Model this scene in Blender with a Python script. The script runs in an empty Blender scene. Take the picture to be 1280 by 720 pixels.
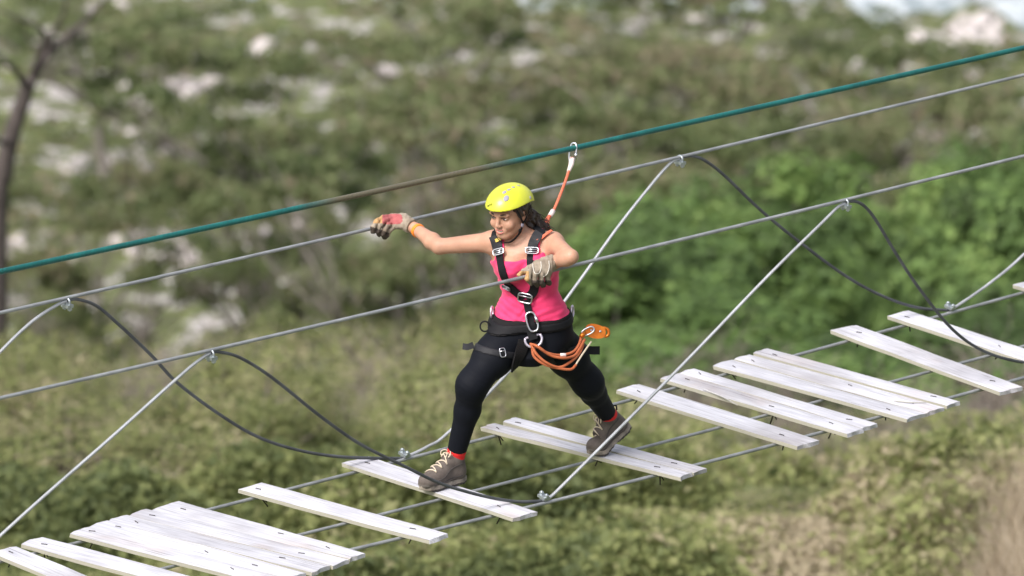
import bpy, math, random
import numpy as np
from mathutils import Vector
from mathutils.bvhtree import BVHTree
S = bpy.context.scene
COL = S.collection
R_ = math.radians

# ------------------------------------------------------------------ camera
EL = R_(16.0); DIST = 36.0; PPM = 264.0; FPX = PPM * DIST
TGT = np.array([0, 0, .95])
FW = np.array([0, math.cos(EL), -math.sin(EL)]); RT = np.array([1., 0, 0]); UP = np.array([0, math.sin(EL), math.cos(EL)])
CAM = TGT - FW * DIST
cd = bpy.data.cameras.new('camera'); cam = bpy.data.objects.new('camera', cd); COL.objects.link(cam)
cd.sensor_width = 36; cd.lens = 36 * FPX / 1280; cd.clip_start = .5; cd.clip_end = 4000
cam.location = CAM; cam.rotation_euler = (R_(90) - EL, 0, 0)
cd.dof.use_dof = True; cd.dof.focus_distance = DIST - .1; cd.dof.aperture_fstop = 3.5
S.camera = cam
# ------------------------------------------------------------------ light
w = bpy.data.worlds.new('World'); S.world = w; w.use_nodes = True
SUN_EL, SUN_AZ = 48, 220          # degrees; azimuth measured clockwise from +Y
nt = w.node_tree; bgd = nt.nodes['Background']
sky = nt.nodes.new('ShaderNodeTexSky'); sky.sky_type = 'NISHITA'; sky.sun_disc = False
sky.sun_elevation = R_(SUN_EL); sky.sun_rotation = R_(SUN_AZ); sky.dust_density = 4.0; sky.air_density = 1.2
hs = nt.nodes.new('ShaderNodeHueSaturation'); hs.inputs['Saturation'].default_value = .45   # thin high cloud
nt.links.new(sky.outputs[0], hs.inputs['Color']); nt.links.new(hs.outputs[0], bgd.inputs[0]); bgd.inputs[1].default_value = .15
sl = bpy.data.lights.new('sun', 'SUN'); sl.energy = 2.7; sl.angle = R_(24); sl.color = (1, .97, .93)
so = bpy.data.objects.new('sun', sl); COL.objects.link(so)
sd = Vector((math.sin(R_(SUN_AZ)) * math.cos(R_(SUN_EL)), math.cos(R_(SUN_AZ)) * math.cos(R_(SUN_EL)), math.sin(R_(SUN_EL))))
so.rotation_euler = sd.to_track_quat('Z', 'Y').to_euler()
S.view_settings.view_transform = 'Standard'; S.view_settings.look = 'None'
S.view_settings.gamma = 1; S.view_settings.exposure = .5
S.render.engine = 'CYCLES'
S.cycles.use_denoising = True
S.cycles.max_bounces = 6; S.cycles.transparent_max_bounces = 8

# ------------------------------------------------------------------ geometry helpers
def ray(px, py): return FW * FPX + RT * (px - 640) + UP * (360 - py)
def W(px, py, d): return CAM + ray(px, py) / FPX * (DIST + d)          # d metres behind the middle of the bridge
def deck(px, py, z=0.0):
    r = ray(px, py); return CAM + r * ((z - CAM[2]) / r[2])
def vplane(px, py, p0, n):
    r = ray(px, py); return CAM + r * (((p0 - CAM)[:2] @ n) / (r[:2] @ n))
def far(px, py, r):
    q = ray(px, py); return CAM + q * (r / q[1])
def depth_of(p): return float((np.asarray(p) - CAM) @ FW - DIST)
def nrm(v): v = np.asarray(v, float); return v / (np.linalg.norm(v) + 1e-12)

def catmull(pts, n=8):
    P = [np.asarray(p, float) for p in pts]
    P = [2 * P[0] - P[1]] + P + [2 * P[-1] - P[-2]]
    out = []
    for i in range(1, len(P) - 2):
        a, b, c, d = P[i - 1], P[i], P[i + 1], P[i + 2]
        for k in range(n):
            t = k / n
            out.append(.5 * (2 * b + (c - a) * t + (2 * a - 5 * b + 4 * c - d) * t * t + (3 * b - a - 3 * c + d) * t ** 3))
    out.append(P[-2]); return np.array(out)

def mesh_np(name, V, F4=None, F3=None, smooth=True, uv=None, attr=None):
    me = bpy.data.meshes.new(name)
    V = np.asarray(V, np.float32)
    parts = []
    if F4 is not None and len(F4): parts.append((np.asarray(F4, np.int32), 4))
    if F3 is not None and len(F3): parts.append((np.asarray(F3, np.int32), 3))
    loops = np.concatenate([f.ravel() for f, n in parts]); tot = np.concatenate([np.full(len(f), n, np.int32) for f, n in parts])
    st = np.concatenate([[0], np.cumsum(tot)[:-1]]).astype(np.int32)
    me.vertices.add(len(V)); me.vertices.foreach_set('co', V.ravel())
    me.loops.add(len(loops)); me.loops.foreach_set('vertex_index', loops)
    me.polygons.add(len(tot)); me.polygons.foreach_set('loop_start', st)
    me.polygons.foreach_set('loop_total', tot)
    if uv is not None:
        l = me.uv_layers.new(name='UVMap'); l.data.foreach_set('uv', np.asarray(uv, np.float32)[loops].ravel())
    if attr is not None:
        a = me.attributes.new('tint', 'FLOAT', 'POINT'); a.data.foreach_set('value', np.asarray(attr, np.float32))
    me.update(calc_edges=True); me.validate()
    me.polygons.foreach_set('use_smooth', np.full(len(me.polygons), bool(smooth)))
    return me

class MB:
    """collects simple pieces into one mesh"""
    def __init__(s): s.V = []; s.F4 = []; s.F3 = []; s.U = []; s.n = 0
    def add(s, V, F4=(), F3=(), U=None):
        V = np.asarray(V, float); s.V.append(V)
        s.U.append(np.zeros((len(V), 2)) if U is None else np.asarray(U, float))
        if len(F4): s.F4.append(np.asarray(F4) + s.n)
        if len(F3): s.F3.append(np.asarray(F3) + s.n)
        s.n += len(V); return s
    def tube(s, pts, r, seg=8, cap=True, closed=False, squash=None):
        P = np.asarray(pts, float); n = len(P)
        r = np.broadcast_to(np.asarray(r, float), (n,))
        T = np.gradient(P, axis=0) if not closed else np.roll(P, -1, 0) - np.roll(P, 1, 0)
        T /= np.linalg.norm(T, axis=1)[:, None] + 1e-12
        a = np.array([0, 0, 1.]) if abs(T[0][2]) < .9 else np.array([1., 0, 0])
        u = nrm(np.cross(T[0], a)); Vs = []; Us = []; L = 0
        for i in range(n):
            u = nrm(u - T[i] * (u @ T[i])); v = np.cross(T[i], u)
            if i: L += np.linalg.norm(P[i] - P[i - 1])
            for k in range(seg):
                th = 2 * math.pi * k / seg
                Vs.append(P[i] + r[i] * (math.cos(th) * u + math.sin(th) * v)); Us.append((k / seg, L))
        F = []
        m = n if closed else n - 1
        for i in range(m):
            j = (i + 1) % n
            for k in range(seg):
                k2 = (k + 1) % seg
                F.append((i * seg + k, i * seg + k2, j * seg + k2, j * seg + k))
        F3 = []
        if cap and not closed:
            c0 = len(Vs); Vs.append(P[0]); Us.append((0, 0)); c1 = len(Vs); Vs.append(P[-1]); Us.append((0, L))
            for k in range(seg):
                k2 = (k + 1) % seg
                F3.append((c0, k2, k)); F3.append((c1, (n - 1) * seg + k, (n - 1) * seg + k2))
        return s.add(Vs, F, F3, Us)
    def box(s, c, ax, h):
        """box at c, three axes (rows), half sizes"""
        c = np.asarray(c, float); ax = np.asarray(ax, float); V = []
        for i in (-1, 1):
            for j in (-1, 1):
                for k in (-1, 1): V.append(c + ax[0] * h[0] * i + ax[1] * h[1] * j + ax[2] * h[2] * k)
        return s.add(V, [(0, 1, 3, 2), (4, 6, 7, 5), (0, 4, 5, 1), (2, 3, 7, 6), (0, 2, 6, 4), (1, 5, 7, 3)])
    def ball(s, c, ax, h, nu=14, nv=8):
        V = []; F = []; ax = np.asarray(ax, float); c = np.asarray(c, float)
        for j in range(nv + 1):
            ph = math.pi * j / nv
            for i in range(nu):
                th = 2 * math.pi * i / nu
                V.append(c + ax[0] * h[0] * math.sin(ph) * math.cos(th) + ax[1] * h[1] * math.sin(ph) * math.sin(th) + ax[2] * h[2] * math.cos(ph))
        for j in range(nv):
            for i in range(nu):
                F.append((j * nu + i, (j + 1) * nu + i, (j + 1) * nu + (i + 1) % nu, j * nu + (i + 1) % nu))
        return s.add(V, F)
    def ribbon(s, P, N, wd, th):
        """flat strap: centre line P, surface normals N, width, thickness"""
        P = np.asarray(P, float); n = len(P); T = np.gradient(P, axis=0)
        wd = np.broadcast_to(np.asarray(wd, float), (n,)); V = []; U = []; L = 0
        for i in range(n):
            t = nrm(T[i]); nn = nrm(N[i] - t * (N[i] @ t)); b = np.cross(t, nn) * wd[i] / 2
            if i: L += np.linalg.norm(P[i] - P[i - 1])
            V += [P[i] - b, P[i] + b, P[i] + b + nn * th, P[i] - b + nn * th]
            U += [(0, L), (1, L), (1, L), (0, L)]
        F = [(0, 3, 2, 1), (4 * n - 4, 4 * n - 3, 4 * n - 2, 4 * n - 1)]
        for i in range(n - 1):
            a, b = 4 * i, 4 * i + 4
            for k in range(4):
                k2 = (k + 1) % 4; F.append((a + k, a + k2, b + k2, b + k))
        return s.add(V, F, U=U)
    def build(s, name, mat, parent=None, smooth=True):
        V = np.concatenate(s.V)
        me = mesh_np(name, V, np.concatenate(s.F4) if s.F4 else None, np.concatenate(s.F3) if s.F3 else None, smooth, np.concatenate(s.U))
        return link(name, me, mat, parent)

def link(name, me, mat=None, parent=None):
    o = bpy.data.objects.new(name, me); COL.objects.link(o)
    if mat is not None: me.materials.append(mat)
    if parent is not None:
        o.parent = parent
        o.matrix_parent_inverse = parent.matrix_world.inverted() if False else parent.matrix_basis.inverted()
    return o
def tag(o, label=None, cat=None, group=None, kind=None):
    if label: o['label'] = label
    if cat: o['category'] = cat
    if group: o['group'] = group
    if kind: o['kind'] = kind
    return o
def empty(name, loc, label, cat, group=None):
    o = bpy.data.objects.new(name, None); COL.objects.link(o); o.location = loc; o.empty_display_size = .1
    o.matrix_basis; return tag(o, label, cat, group)
def copy_tree(o, parent=None):
    c = o.copy(); COL.objects.link(c)
    if parent is not None: c.parent = parent
    for ch in list(o.children): copy_tree(ch, c)
    return c

def vnoise(P, seed=0):
    P = np.asarray(P, float); I = np.floor(P).astype(np.int64); f = P - I; f = f * f * (3 - 2 * f)
    def h(i, j, k):
        n = (i * 374761393 + j * 668265263 + k * 2147483647 + seed * 974711) & 0xFFFFFFFF
        n = ((n ^ (n >> 13)) * 1274126177) & 0xFFFFFFFF
        return ((n ^ (n >> 16)) & 0xFFFF) / 65535.
    out = 0
    for a in (0, 1):
        for b in (0, 1):
            for c in (0, 1):
                wt = (f[..., 0] if a else 1 - f[..., 0]) * (f[..., 1] if b else 1 - f[..., 1]) * (f[..., 2] if c else 1 - f[..., 2])
                out = out + wt * h(I[..., 0] + a, I[..., 1] + b, I[..., 2] + c)
    return out * 2 - 1

# ------------------------------------------------------------------ materials
def mat(name, col, rough=.6, metal=0, noise=None, bump=None, spec=.5, sss=0, coord='Object', col2=None, transl=0, tint=None, sheen=0, coat=0):
    """noise=(scale,col2,contrast,stretch) bump=(scale,strength,dist)"""
    m = bpy.data.materials.new(name); m.use_nodes = True; t = m.node_tree; b = t.nodes['Principled BSDF']
    b.inputs['Base Color'].default_value = (*col, 1); b.inputs['Roughness'].default_value = rough
    b.inputs['Metallic'].default_value = metal; b.inputs['Specular IOR Level'].default_value = spec
    if sheen: b.inputs['Sheen Weight'].default_value = sheen
    if coat: b.inputs['Coat Weight'].default_value = coat
    if sss:
        b.inputs['Subsurface Weight'].default_value = sss; b.inputs['Subsurface Radius'].default_value = (1, .35, .2); b.inputs['Subsurface Scale'].default_value = .008
    tc = t.nodes.new('ShaderNodeTexCoord')
    if noise:
        sc, c2, con, st = noise
        mp = t.nodes.new('ShaderNodeMapping'); mp.inputs['Scale'].default_value = st
        n = t.nodes.new('ShaderNodeTexNoise'); n.inputs['Scale'].default_value = sc; n.inputs['Detail'].default_value = 5; n.inputs['Roughness'].default_value = .6
        rp = t.nodes.new('ShaderNodeValToRGB'); rp.color_ramp.elements[0].position = .5 - con; rp.color_ramp.elements[1].position = .5 + con
        rp.color_ramp.elements[0].color = (*col, 1); rp.color_ramp.elements[1].color = (*c2, 1)
        t.links.new(tc.outputs[coord], mp.inputs[0]); t.links.new(mp.outputs[0], n.inputs['Vector']); t.links.new(n.outputs[0], rp.inputs[0])
        t.links.new(rp.outputs[0], b.inputs['Base Color'])
    if bump:
        n2 = t.nodes.new('ShaderNodeTexNoise'); n2.inputs['Scale'].default_value = bump[0]; n2.inputs['Detail'].default_value = 4
        bp = t.nodes.new('ShaderNodeBump'); bp.inputs['Strength'].default_value = bump[1]; bp.inputs['Distance'].default_value = bump[2]
        t.links.new(tc.outputs[coord], n2.inputs['Vector']); t.links.new(n2.outputs[0], bp.inputs['Height']); t.links.new(bp.outputs[0], b.inputs['Normal'])
    return m

def leaf_mat(name, stops, transl=.45, rough=.6):
    m = bpy.data.materials.new(name); m.use_nodes = True; t = m.node_tree; b = t.nodes['Principled BSDF']
    a = t.nodes.new('ShaderNodeAttribute'); a.attribute_name = 'tint'
    oi = t.nodes.new('ShaderNodeObjectInfo')
    ad = t.nodes.new('ShaderNodeMath'); ad.operation = 'MULTIPLY_ADD'; ad.inputs[1].default_value = .22; ad.use_clamp = True
    sb = t.nodes.new('ShaderNodeMath'); sb.operation = 'SUBTRACT'; sb.inputs[1].default_value = .11
    t.links.new(oi.outputs['Random'], ad.inputs[0]); t.links.new(a.outputs['Fac'], sb.inputs[0]); t.links.new(sb.outputs[0], ad.inputs[2])
    rp = t.nodes.new('ShaderNodeValToRGB'); rp.color_ramp.interpolation = 'LINEAR'
    while len(rp.color_ramp.elements) < len(stops): rp.color_ramp.elements.new(.5)
    for e, (p, c) in zip(rp.color_ramp.elements, stops): e.position = p; e.color = (*c, 1)
    t.links.new(ad.outputs[0], rp.inputs[0]); t.links.new(rp.outputs[0], b.inputs['Base Color'])
    b.inputs['Roughness'].default_value = rough; b.inputs['Specular IOR Level'].default_value = .3
    tr = t.nodes.new('ShaderNodeBsdfTranslucent'); t.links.new(rp.outputs[0], tr.inputs[0])
    mx = t.nodes.new('ShaderNodeMixShader'); mx.inputs[0].default_value = transl
    t.links.new(b.outputs[0], mx.inputs[1]); t.links.new(tr.outputs[0], mx.inputs[2])
    t.links.new(mx.outputs[0], t.nodes['Material Output'].inputs[0])
    return m

def cable_mat(name, c1, c2, rough, metal, scale=85, twist=2.0, patch=None):
    """laid strands: diagonal bands round the tube (U round, V metres along)"""
    m = bpy.data.materials.new(name); m.use_nodes = True; t = m.node_tree; b = t.nodes['Principled BSDF']
    uv = t.nodes.new('ShaderNodeUVMap'); uv.uv_map = 'UVMap'; sp = t.nodes.new('ShaderNodeSeparateXYZ'); t.links.new(uv.outputs[0], sp.inputs[0])
    m1 = t.nodes.new('ShaderNodeMath'); m1.operation = 'MULTIPLY'; m1.inputs[1].default_value = scale; t.links.new(sp.outputs[1], m1.inputs[0])
    m2 = t.nodes.new('ShaderNodeMath'); m2.operation = 'MULTIPLY_ADD'; m2.inputs[1].default_value = twist * 3; t.links.new(sp.outputs[0], m2.inputs[0]); t.links.new(m1.outputs[0], m2.inputs[2])
    m3 = t.nodes.new('ShaderNodeMath'); m3.operation = 'MULTIPLY'; m3.inputs[1].default_value = 2 * math.pi; t.links.new(m2.outputs[0], m3.inputs[0])
    sn = t.nodes.new('ShaderNodeMath'); sn.operation = 'SINE'; t.links.new(m3.outputs[0], sn.inputs[0])
    bp = t.nodes.new('ShaderNodeBump'); bp.inputs['Strength'].default_value = .3; bp.inputs['Distance'].default_value = .003
    t.links.new(sn.outputs[0], bp.inputs['Height']); t.links.new(bp.outputs[0], b.inputs['Normal'])
    n = t.nodes.new('ShaderNodeTexNoise'); n.inputs['Scale'].default_value = 9; n.inputs['Detail'].default_value = 6
    tc = t.nodes.new('ShaderNodeTexCoord'); t.links.new(tc.outputs['Object'], n.inputs['Vector'])
    rp = t.nodes.new('ShaderNodeValToRGB'); rp.color_ramp.elements[0].position = .35; rp.color_ramp.elements[1].position = .65
    rp.color_ramp.elements[0].color = (*c1, 1); rp.color_ramp.elements[1].color = (*c2, 1); t.links.new(n.outputs[0], rp.inputs[0])
    out = rp.outputs[0]
    if patch:
        v0, v1, pc = patch
        g = t.nodes.new('ShaderNodeMapRange'); g.inputs[1].default_value = v0; g.inputs[2].default_value = v0 + .25; t.links.new(sp.outputs[1], g.inputs[0])
        g2 = t.nodes.new('ShaderNodeMapRange'); g2.inputs[1].default_value = v1; g2.inputs[2].default_value = v1 - .3; t.links.new(sp.outputs[1], g2.inputs[0])
        mm = t.nodes.new('ShaderNodeMath'); mm.operation = 'MULTIPLY'; t.links.new(g.outputs[0], mm.inputs[0]); t.links.new(g2.outputs[0], mm.inputs[1])
        mx = t.nodes.new('ShaderNodeMixRGB'); mx.inputs[2].default_value = (*pc, 1); t.links.new(mm.outputs[0], mx.inputs[0]); t.links.new(out, mx.inputs[1]); out = mx.outputs[0]
    t.links.new(out, b.inputs['Base Color'])
    b.inputs['Roughness'].default_value = rough; b.inputs['Metallic'].default_value = metal
    return m

M = {}
M['steel'] = cable_mat('galvanised_cable', (.24, .25, .265), (.36, .37, .385), .5, .35)
M['steel_dark'] = cable_mat('weathered_cable', (.055, .058, .065), (.10, .105, .115), .6, .1)
M['steel_bright'] = cable_mat('bright_cable', (.34, .35, .37), (.47, .48, .51), .45, .3)
M['clip'] = mat('zinc_plate', (.5, .54, .56), .4, .7, noise=(60, (.3, .33, .36), .2, (1, 1, 1)))
M['iron'] = mat('rusted_wire', (.03, .022, .018), .7, .3)
def plank_mat():
    m = bpy.data.materials.new('weathered_board'); m.use_nodes = True; t = m.node_tree; b = t.nodes['Principled BSDF']
    tc = t.nodes.new('ShaderNodeTexCoord'); oi = t.nodes.new('ShaderNodeObjectInfo')
    off = t.nodes.new('ShaderNodeVectorMath'); off.operation = 'ADD'; t.links.new(tc.outputs['Object'], off.inputs[0])
    cx = t.nodes.new('ShaderNodeCombineXYZ')
    for k in range(3): t.links.new(oi.outputs['Random'], cx.inputs[k])
    ml = t.nodes.new('ShaderNodeVectorMath'); ml.operation = 'SCALE'; ml.inputs['Scale'].default_value = 37; t.links.new(cx.outputs[0], ml.inputs[0]); t.links.new(ml.outputs[0], off.inputs[1])
    def nz(sc, st, det=5):
        mp = t.nodes.new('ShaderNodeMapping'); mp.inputs['Scale'].default_value = st; t.links.new(off.outputs[0], mp.inputs[0])
        n = t.nodes.new('ShaderNodeTexNoise'); n.inputs['Scale'].default_value = sc; n.inputs['Detail'].default_value = det; t.links.new(mp.outputs[0], n.inputs['Vector']); return n
    def ramp(n, a, ca, c, cc):
        r = t.nodes.new('ShaderNodeValToRGB'); r.color_ramp.elements[0].position = a; r.color_ramp.elements[1].position = c
        r.color_ramp.elements[0].color = (*ca, 1); r.color_ramp.elements[1].color = (*cc, 1); t.links.new(n.outputs[0], r.inputs[0]); return r
    grain = ramp(nz(14, (.35, 9, 9)), .3, (.46, .455, .51), .62, (.66, .655, .71))
    blot = ramp(nz(3.2, (1, 2.2, 1)), .42, (1, 1, 1), .72, (.74, .73, .74))
    crack = ramp(nz(11, (.18, 12, 12), 3), .30, (.25, .21, .2), .36, (1, 1, 1))
    warm = ramp(nz(2.1, (1, 1.5, 1)), .6, (1, 1, 1), .78, (1, .84, .72))
    cur = grain.outputs[0]
    for k in (blot, crack, warm):
        mx = t.nodes.new('ShaderNodeMixRGB'); mx.blend_type = 'MULTIPLY'; mx.inputs[0].default_value = .85; t.links.new(cur, mx.inputs[1]); t.links.new(k.outputs[0], mx.inputs[2]); cur = mx.outputs[0]
    tone = t.nodes.new('ShaderNodeMapRange'); tone.inputs[3].default_value = .86; tone.inputs[4].default_value = 1.0; t.links.new(oi.outputs['Random'], tone.inputs[0])
    mt_ = t.nodes.new('ShaderNodeMixRGB'); mt_.blend_type = 'MULTIPLY'; mt_.inputs[0].default_value = 1; t.links.new(cur, mt_.inputs[1]); t.links.new(tone.outputs[0], mt_.inputs[2]); cur = mt_.outputs[0]
    dirt = ramp(nz(1.3, (1, 1.2, 1), 8), .50, (1, 1, 1), .74, (.60, .57, .55)); mt2 = t.nodes.new('ShaderNodeMixRGB'); mt2.blend_type = 'MULTIPLY'; mt2.inputs[0].default_value = 1; t.links.new(cur, mt2.inputs[1]); t.links.new(dirt.outputs[0], mt2.inputs[2]); cur = mt2.outputs[0]
    # cut sides of the boards are yellower wood
    ge = t.nodes.new('ShaderNodeTexCoord'); sx = t.nodes.new('ShaderNodeSeparateXYZ'); t.links.new(ge.outputs['Normal'], sx.inputs[0])
    ab = t.nodes.new('ShaderNodeMath'); ab.operation = 'ABSOLUTE'; t.links.new(sx.outputs[1], ab.inputs[0])
    mx = t.nodes.new('ShaderNodeMixRGB'); mx.inputs[2].default_value = (.36, .34, .28, 1); t.links.new(ab.outputs[0], mx.inputs[0]); t.links.new(cur, mx.inputs[1])
    t.links.new(mx.outputs[0], b.inputs['Base Color']); b.inputs['Roughness'].default_value = .8
    bp = t.nodes.new('ShaderNodeBump'); bp.inputs['Strength'].default_value = .5; bp.inputs['Distance'].default_value = .004
    n = nz(14, (.3, 10, 10)); t.links.new(n.outputs[0], bp.inputs['Height']); t.links.new(bp.outputs[0], b.inputs['Normal'])
    return m
M['plank'] = plank_mat()

# ------------------------------------------------------------------ terrain
YC = CAM[1]
def gz(x, y):
    x = np.asarray(x, float); y = np.asarray(y, float); r = y - YC
    z = np.interp(r, [-600, -60, 0, 12, 25, 60, 88, 120, 148, 165, 235, 262, 420, 900, 2000], [8.6, 8.4, 8.2, 2, -5, -8.9, -16.6, -31, -40.5, -42, -42.4, -40, -18, 2, 7])
    k = np.clip((r - 5) / 40, 0, 1)
    n = vnoise(np.stack([x * .12, y * .12, x * 0], -1), 3) * .55 + vnoise(np.stack([x * .5, y * .5, x * 0], -1), 5) * .14
    flat = np.clip((r - 140) / 20, 0, 1) * np.clip((250 - r) / 15, 0, 1)
    side = np.clip(np.abs(x) - 60, 0, 400) * .12 * np.clip(r / 50, 0, 1)
    return np.minimum(z + n * k * (1 - .6 * flat) + side * (1 - flat), 8.8 + n * .2) + np.clip(x - 3.2, 0, 6) * .16 * np.clip((r - 40) / 10, 0, 1) * np.clip((75 - r) / 12, 0, 1)
def build_terrain():
    def ax(a, b, core0, core1, fine, coarse):
        l = list(np.arange(core0, core1, fine)); x = core0; st = fine; lo = []
        while x > a: st *= coarse; x -= st; lo.append(x)
        x = core1; st = fine; hi = []
        while x < b: hi.append(x); st *= coarse; x += st
        return np.array(lo[::-1] + l + hi)
    xs = ax(-1500, 1500, -26, 26, .5, 1.12); ys = ax(-500, 2200, YC + 45, YC + 250, .6, 1.12)
    X, Y = np.meshgrid(xs, ys, indexing='ij'); Z = gz(X, Y); V = np.stack([X, Y, Z], -1).reshape(-1, 3)
    n, m = len(xs), len(ys); I = np.arange(n * m).reshape(n, m)
    F = np.stack([I[:-1, :-1], I[1:, :-1], I[1:, 1:], I[:-1, 1:]], -1).reshape(-1, 4)
    mt = bpy.data.materials.new('hillside_soil'); mt.use_nodes = True; t = mt.node_tree; b = t.nodes['Principled BSDF']
    tc = t.nodes.new('ShaderNodeTexCoord')
    def nz(sc, det=6):
        q = t.nodes.new('ShaderNodeTexNoise'); q.inputs['Scale'].default_value = sc; q.inputs['Detail'].default_value = det; t.links.new(tc.outputs['Object'], q.inputs['Vector']); return q
    def ramp(src, stops):
        r = t.nodes.new('ShaderNodeValToRGB')
        while len(r.color_ramp.elements) < len(stops): r.color_ramp.elements.new(.5)
        for e, (p, c) in zip(r.color_ramp.elements, stops): e.position = p; e.color = (*c, 1)
        t.links.new(src, r.inputs[0]); return r.outputs[0]
    veg = ramp(nz(.9).outputs[0], [(.3, (.10, .085, .055)), (.48, (.085, .10, .035)), (.62, (.13, .15, .045)), (.75, (.20, .17, .10))])
    stone = ramp(nz(3.5).outputs[0], [(.38, (.12, .11, .09)), (.5, (.36, .33, .31)), (.62, (.50, .47, .46)), (.72, (.20, .18, .16))])
    sp = t.nodes.new('ShaderNodeSeparateXYZ'); t.links.new(tc.outputs['Object'], sp.inputs[0])
    mr = t.nodes.new('ShaderNodeMapRange'); mr.inputs[1].default_value = YC + 146; mr.inputs[2].default_value = YC + 160; t.links.new(sp.outputs[1], mr.inputs[0])
    mr2 = t.nodes.new('ShaderNodeMapRange'); mr2.inputs[1].default_value = YC + 262; mr2.inputs[2].default_value = YC + 246; t.links.new(sp.outputs[1], mr2.inputs[0])
    pt = ramp(nz(1.1, 6).outputs[0], [(.535, (0, 0, 0)), (.575, (1, 1, 1))])
    m1 = t.nodes.new('ShaderNodeMath'); m1.operation = 'MULTIPLY'; t.links.new(mr.outputs[0], m1.inputs[0]); t.links.new(mr2.outputs[0], m1.inputs[1])
    m2 = t.nodes.new('ShaderNodeMath'); m2.operation = 'MULTIPLY'; t.links.new(m1.outputs[0], m2.inputs[0]); t.links.new(pt, m2.inputs[1])
    mx = t.nodes.new('ShaderNodeMixRGB'); t.links.new(m2.outputs[0], mx.inputs[0]); t.links.new(veg, mx.inputs[1]); t.links.new(stone, mx.inputs[2])
    t.links.new(mx.outputs[0], b.inputs['Base Color']); b.inputs['Roughness'].default_value = .95
    o = link('hillside', mesh_np('hillside', V, F), mt); tag(o, kind='structure')
build_terrain()
rng = np.random.default_rng(11)

def ribbon_water():
    # shallow river: two braided strips with uneven banks on the valley floor
    mt = bpy.data.materials.new('river_water'); mt.use_nodes = True; t = mt.node_tree; b = t.nodes['Principled BSDF']
    tc = t.nodes.new('ShaderNodeTexCoord'); n = t.nodes.new('ShaderNodeTexNoise'); n.inputs['Scale'].default_value = 1.6; n.inputs['Detail'].default_value = 7
    mp = t.nodes.new('ShaderNodeMapping'); mp.inputs['Scale'].default_value = (1, .45, 1); t.links.new(tc.outputs['Object'], mp.inputs[0]); t.links.new(mp.outputs[0], n.inputs['Vector'])
    r = t.nodes.new('ShaderNodeValToRGB'); r.color_ramp.elements[0].position = .42; r.color_ramp.elements[1].position = .58
    r.color_ramp.elements[0].color = (.26, .30, .31, 1); r.color_ramp.elements[1].color = (.55, .58, .60, 1)   # pool / foam
    t.links.new(n.outputs[0], r.inputs[0]); t.links.new(r.outputs[0], b.inputs['Base Color']); b.inputs['Roughness'].default_value = .25
    bp = t.nodes.new('ShaderNodeBump'); bp.inputs['Strength'].default_value = .5; bp.inputs['Distance'].default_value = .1; t.links.new(n.outputs[0], bp.inputs['Height']); t.links.new(bp.outputs[0], b.inputs['Normal'])
    V = []; F = []
    for (r0, wd, slope, ph) in ((222.5, 13, -.30, 0),):
        base = len(V); xs = np.arange(-90, 90, .5)
        for i, x in enumerate(xs):
            c = YC + r0 + slope * x + 1.5 * math.sin(x * .21 + ph)
            h = wd * (.5 + .12 * math.sin(x * .31 + ph) + .1 * math.sin(x * 1.3) + .06 * math.sin(x * 3.1))
            for k in range(5):
                V.append((x, c + h * (k - 2) / 2, float(gz(x, c + h * (k - 2) / 2)) + (.02 if k in (0, 4) else .14)))
            if i:
                for k in range(4):
                    a = base + (i - 1) * 5 + k; F.append((a, a + 5, a + 6, a + 1))
    o = link('river', mesh_np('river', V, F), mt); tag(o, kind='structure')
ribbon_water()

# ------------------------------------------------------------------ vegetation
M['bark_grey'] = mat('grey_bark', (.14, .12, .10), .9, noise=(9, (.26, .23, .21), .2, (1, 1, .3)))
M['bark_dark'] = mat('dark_bark', (.045, .036, .032), .9, noise=(9, (.10, .08, .075), .2, (1, 1, .3)))
M['twig'] = mat('dry_twigs', (.15, .12, .10), .9, noise=(4, (.26, .22, .19), .2, (1, 1, 1)))
M['leaf_acacia'] = leaf_mat('acacia_leaf', [(0, (0.091, 0.125, 0.051)), (.4, (0.167, 0.205, 0.087)), (.72, (0.225, 0.247, 0.118)), (.93, (0.271, 0.236, 0.150)), (1, (0.307, 0.244, 0.180))])
M['leaf_green'] = leaf_mat('broad_leaf', [(0, (0.077, 0.112, 0.043)), (.45, (0.132, 0.212, 0.067)), (.8, (0.202, 0.306, 0.090)), (1, (0.278, 0.377, 0.125))])
M['leaf_scrub'] = leaf_mat('scrub_leaf', [(0, (0.095, 0.121, 0.048)), (.35, (0.194, 0.222, 0.083)), (.65, (0.295, 0.316, 0.123)), (.88, (0.374, 0.353, 0.190)), (1, (0.438, 0.371, 0.257))])
M['leaf_bright'] = leaf_mat('fresh_leaf', [(0, (0.063, 0.120, 0.030)), (.5, (0.126, 0.227, 0.053)), (1, (0.247, 0.326, 0.090))])
M['straw'] = leaf_mat('dry_straw', [(0, (.30, .23, .15)), (.5, (.50, .41, .30)), (1, (.64, .56, .45))], .4)

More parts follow.
